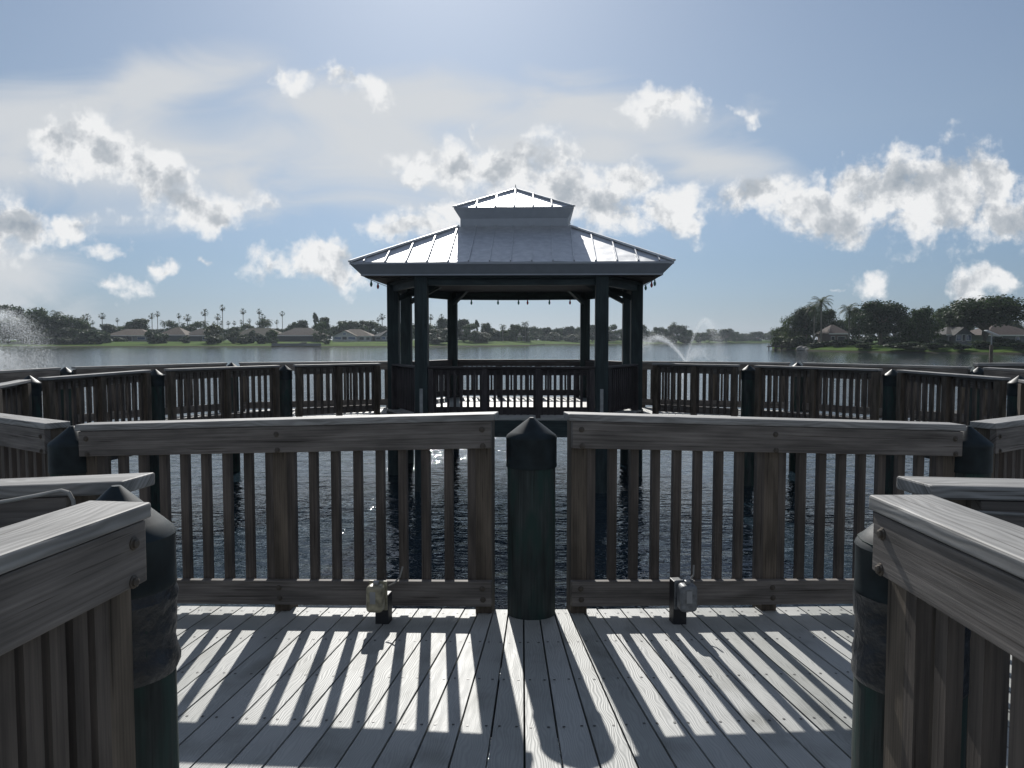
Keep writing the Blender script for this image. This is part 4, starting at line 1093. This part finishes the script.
cum = [(70, 145, 34, 18), (108, 148, 40, 24, -20), (150, 182, 40, 28), (195, 207, 52, 18, -6), (235, 210, 22, 8),
       (72, 226, 38, 13), (110, 256, 24, 7), (160, 262, 30, 5), (132, 283, 17, 6), (217, 261, 9, 4), (198, 172, 10, 7),
       (315, 262, 50, 18), (352, 272, 30, 10), (412, 233, 34, 14), (440, 212, 30, 10),
       (452, 166, 48, 24), (505, 165, 40, 22), (555, 185, 60, 30), (605, 205, 45, 32), (640, 178, 34, 17), (680, 216, 36, 28),
       (765, 195, 44, 18), (840, 210, 58, 30), (890, 185, 50, 30), (935, 195, 70, 40), (985, 180, 30, 32), (1010, 215, 60, 24), (925, 226, 110, 12), (1100, 210, 60, 30),
       (860, 281, 20, 9), (990, 280, 24, 14), (822, 287, 7, 4), (475, 122, 9, 9), (740, 112, 6, 5),
       (305, 77, 28, 9, -5), (345, 90, 30, 9, -20), (655, 108, 44, 15), (-60, 230, 60, 50), (10, 232, 26, 26)]
PV0 = PV
wn_ = N(nt, 'ShaderNodeTexNoise', noise_dimensions='2D'); wn_.inputs['Scale'].default_value = 9; wn_.inputs['Detail'].default_value = 4; wn_.inputs['Roughness'].default_value = .6; L(nt, PV0, wn_.inputs['Vector'])
wv = N(nt, 'ShaderNodeVectorMath', operation='MULTIPLY_ADD'); L(nt, wn_.outputs['Color'], wv.inputs[0]); wv.inputs[1].default_value = (.13, .085, 0); wv.inputs[2].default_value = (-.065, -.0425, 0)
wa = N(nt, 'ShaderNodeVectorMath', operation='ADD'); L(nt, PV0, wa.inputs[0]); L(nt, wv.outputs[0], wa.inputs[1])
PV = wa.outputs[0]
cb = blobs([(c[0], c[1], c[2]*1.06, c[3]*1.2, *c[4:]) for c in cum], .18)
PV = PV0
SC = 17
def puff(du, dv):
    mp = N(nt, 'ShaderNodeMapping'); mp.inputs['Location'].default_value = (du, dv, 0); L(nt, PV0, mp.inputs[0])
    wv2 = N(nt, 'ShaderNodeVectorMath', operation='MULTIPLY_ADD'); L(nt, wn_.outputs['Color'], wv2.inputs[0]); wv2.inputs[1].default_value = (.05, .05, 0); L(nt, mp.outputs[0], wv2.inputs[2])
    vo_ = N(nt, 'ShaderNodeTexVoronoi', feature='F1', voronoi_dimensions='2D'); vo_.inputs['Scale'].default_value = 22; vo_.inputs['Detail'].default_value = 3; vo_.inputs['Roughness'].default_value = .55; vo_.inputs['Lacunarity'].default_value = 2.2; vo_.normalize = True
    L(nt, wv2.outputs[0], vo_.inputs['Vector'])
    mp2 = N(nt, 'ShaderNodeMapping'); mp2.inputs['Scale'].default_value = (SC, SC, SC); L(nt, mp.outputs[0], mp2.inputs[0])
    n = N(nt, 'ShaderNodeTexNoise', noise_dimensions='2D'); n.inputs['Scale'].default_value = 1; n.inputs['Detail'].default_value = 6; n.inputs['Roughness'].default_value = .62; L(nt, mp2.outputs[0], n.inputs['Vector'])
    return math_n(nt, 'ADD', math_n(nt, 'MULTIPLY', n.outputs[0], .62), math_n(nt, 'MULTIPLY', math_n(nt, 'SUBTRACT', 1.0, vo_.outputs['Distance']), .38))
n0 = puff(.2, .1); n0b = puff(.2-.008, .1+.036)
nl = noise_at(SC*2.6, (1.1, .7, 0), 7, .6)
e = math_n(nt, 'SUBTRACT', 1.0, cb)
dens = math_n(nt, 'ADD', e, math_n(nt, 'MULTIPLY', math_n(nt, 'SUBTRACT', n0, .51), 2.9))
alpha = N(nt, 'ShaderNodeMapRange', interpolation_type='SMOOTHSTEP'); alpha.inputs['From Min'].default_value = 0; alpha.inputs['From Max'].default_value = .68; L(nt, dens, alpha.inputs['Value'])
# tops catch the sun, thick middles go grey
emb = math_n(nt, 'MULTIPLY', math_n(nt, 'SUBTRACT', n0, n0b), 2.6)
thick = math_n(nt, 'ADD', math_n(nt, 'MULTIPLY', math_n(nt, 'SUBTRACT', e, .22), .62), math_n(nt, 'MULTIPLY', math_n(nt, 'SUBTRACT', dens, .6), .12))
thick = math_n(nt, 'MAXIMUM', thick, 0.0)
sh = math_n(nt, 'ADD', math_n(nt, 'SUBTRACT', .97, thick), emb)
sh = math_n(nt, 'ADD', sh, math_n(nt, 'MULTIPLY', math_n(nt, 'SUBTRACT', nl, .5), .12), clamp=True)
CL = 12.0
ccol = ramp(nt, sh, [(.0, (.46*CL, .53*CL, .61*CL)), (.55, (.70*CL, .745*CL, .80*CL)), (1.0, (1.2*CL, 1.21*CL, 1.22*CL))])
# thin high sheet
cir = [(40, 120, 170, 46, 4), (170, 85, 110, 34, 8), (20, 165, 140, 40), (330, 105, 150, 30, -4), (460, 112, 150, 34, -4), (600, 118, 140, 38, -6), (700, 158, 110, 26, -16), (380, 150, 260, 60, -6), (120, 150, 220, 70), (520, 150, 120, 24, -8), (-150, 130, 160, 60), (0, 270, 90, 60), (600, 150, 80, 40)]
cc = blobs(cir, .35)
nc = noise_at(5.0, (11.3, 2.2, 0), 8, .55, 2.6, .6)
dc = math_n(nt, 'ADD', math_n(nt, 'SUBTRACT', 1.15, cc), math_n(nt, 'MULTIPLY', math_n(nt, 'SUBTRACT', nc, .5), 1.9))
al2 = N(nt, 'ShaderNodeMapRange', interpolation_type='SMOOTHSTEP'); al2.inputs['From Min'].default_value = -.2; al2.inputs['From Max'].default_value = 1.1; al2.inputs['To Max'].default_value = .9; L(nt, dc, al2.inputs['Value'])
# open sky: a duller blue than clear air gives, paler low down
skyc = sky.outputs[0]
hsv = N(nt, 'ShaderNodeHueSaturation'); hsv.inputs['Saturation'].default_value = .74; L(nt, skyc, hsv.inputs['Color'])
grade = ramp(nt, sep.outputs[2], [(.0, (.46, .60, .92)), (.10, (.63, .78, 1.02)), (.25, (.96, 1.06, 1.16)), (.5, (1.12, 1.24, 1.36))])
skyg = mix_col(nt, 1, hsv.outputs[0], grade, 'MULTIPLY')
c1 = mix_col(nt, al2.outputs[0], skyg, (.92*CL, .95*CL, .98*CL))
# only in front; behind the viewer an unseen cloud field added to fill the shadows
front = N(nt, 'ShaderNodeMapRange'); front.inputs['From Min'].default_value = .15; front.inputs['From Max'].default_value = .4; L(nt, sep.outputs[1], front.inputs['Value'])
a_f = math_n(nt, 'MULTIPLY', alpha.outputs[0], front.outputs[0])
c2 = mix_col(nt, a_f, c1, ccol)
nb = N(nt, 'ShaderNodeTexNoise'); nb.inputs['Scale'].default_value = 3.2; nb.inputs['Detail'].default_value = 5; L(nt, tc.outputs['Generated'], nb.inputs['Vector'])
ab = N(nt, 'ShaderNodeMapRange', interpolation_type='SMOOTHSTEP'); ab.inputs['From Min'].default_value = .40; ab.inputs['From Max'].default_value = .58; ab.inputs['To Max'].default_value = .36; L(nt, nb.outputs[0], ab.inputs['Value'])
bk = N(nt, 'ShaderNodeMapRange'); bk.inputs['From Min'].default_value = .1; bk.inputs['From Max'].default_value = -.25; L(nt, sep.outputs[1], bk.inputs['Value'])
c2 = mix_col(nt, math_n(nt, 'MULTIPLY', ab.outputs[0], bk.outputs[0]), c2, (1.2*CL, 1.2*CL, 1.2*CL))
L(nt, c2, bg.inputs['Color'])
w.cycles.sampling_method = 'MANUAL'; w.cycles.sample_map_resolution = 512

# ------------------------------------------------------------------ sun, camera, render
sd = bpy.data.lights.new('sun', 'SUN'); sd.energy = 4.6; sd.angle = R(.5); sd.color = (1, .97, .92)
so = bpy.data.objects.new('sun', sd); col.objects.link(so)
az, el = R(SUN_AZ), R(SUN_EL)
sv = Vector((math.sin(az)*math.cos(el), math.cos(az)*math.cos(el), math.sin(el)))
so.rotation_euler = sv.to_track_quat('Z', 'Y').to_euler(); so.location = (0, 0, 30)
cd = bpy.data.cameras.new('camera'); cam = bpy.data.objects.new('camera', cd); col.objects.link(cam)
cd.sensor_width = 36; cd.lens = 770/1024*36; cd.clip_start = .05; cd.clip_end = 9000
cam.location = (0, 0, CAMZ); cam.rotation_euler = (R(90-3.27), 0, 0)
scn.camera = cam
scn.view_settings.view_transform = 'Standard'; scn.view_settings.look = 'None'; scn.view_settings.gamma = 1
scn.view_settings.exposure = .26
scn.render.engine = 'CYCLES'
scn.cycles.max_bounces = 6; scn.cycles.diffuse_bounces = 3; scn.cycles.glossy_bounces = 3; scn.cycles.transparent_max_bounces = 24; scn.cycles.volume_bounces = 0
scn.cycles.sample_clamp_indirect = 6
scn.cycles.use_denoising = True
try: scn.cycles.denoiser = 'OPENIMAGEDENOISE'
except Exception: pass
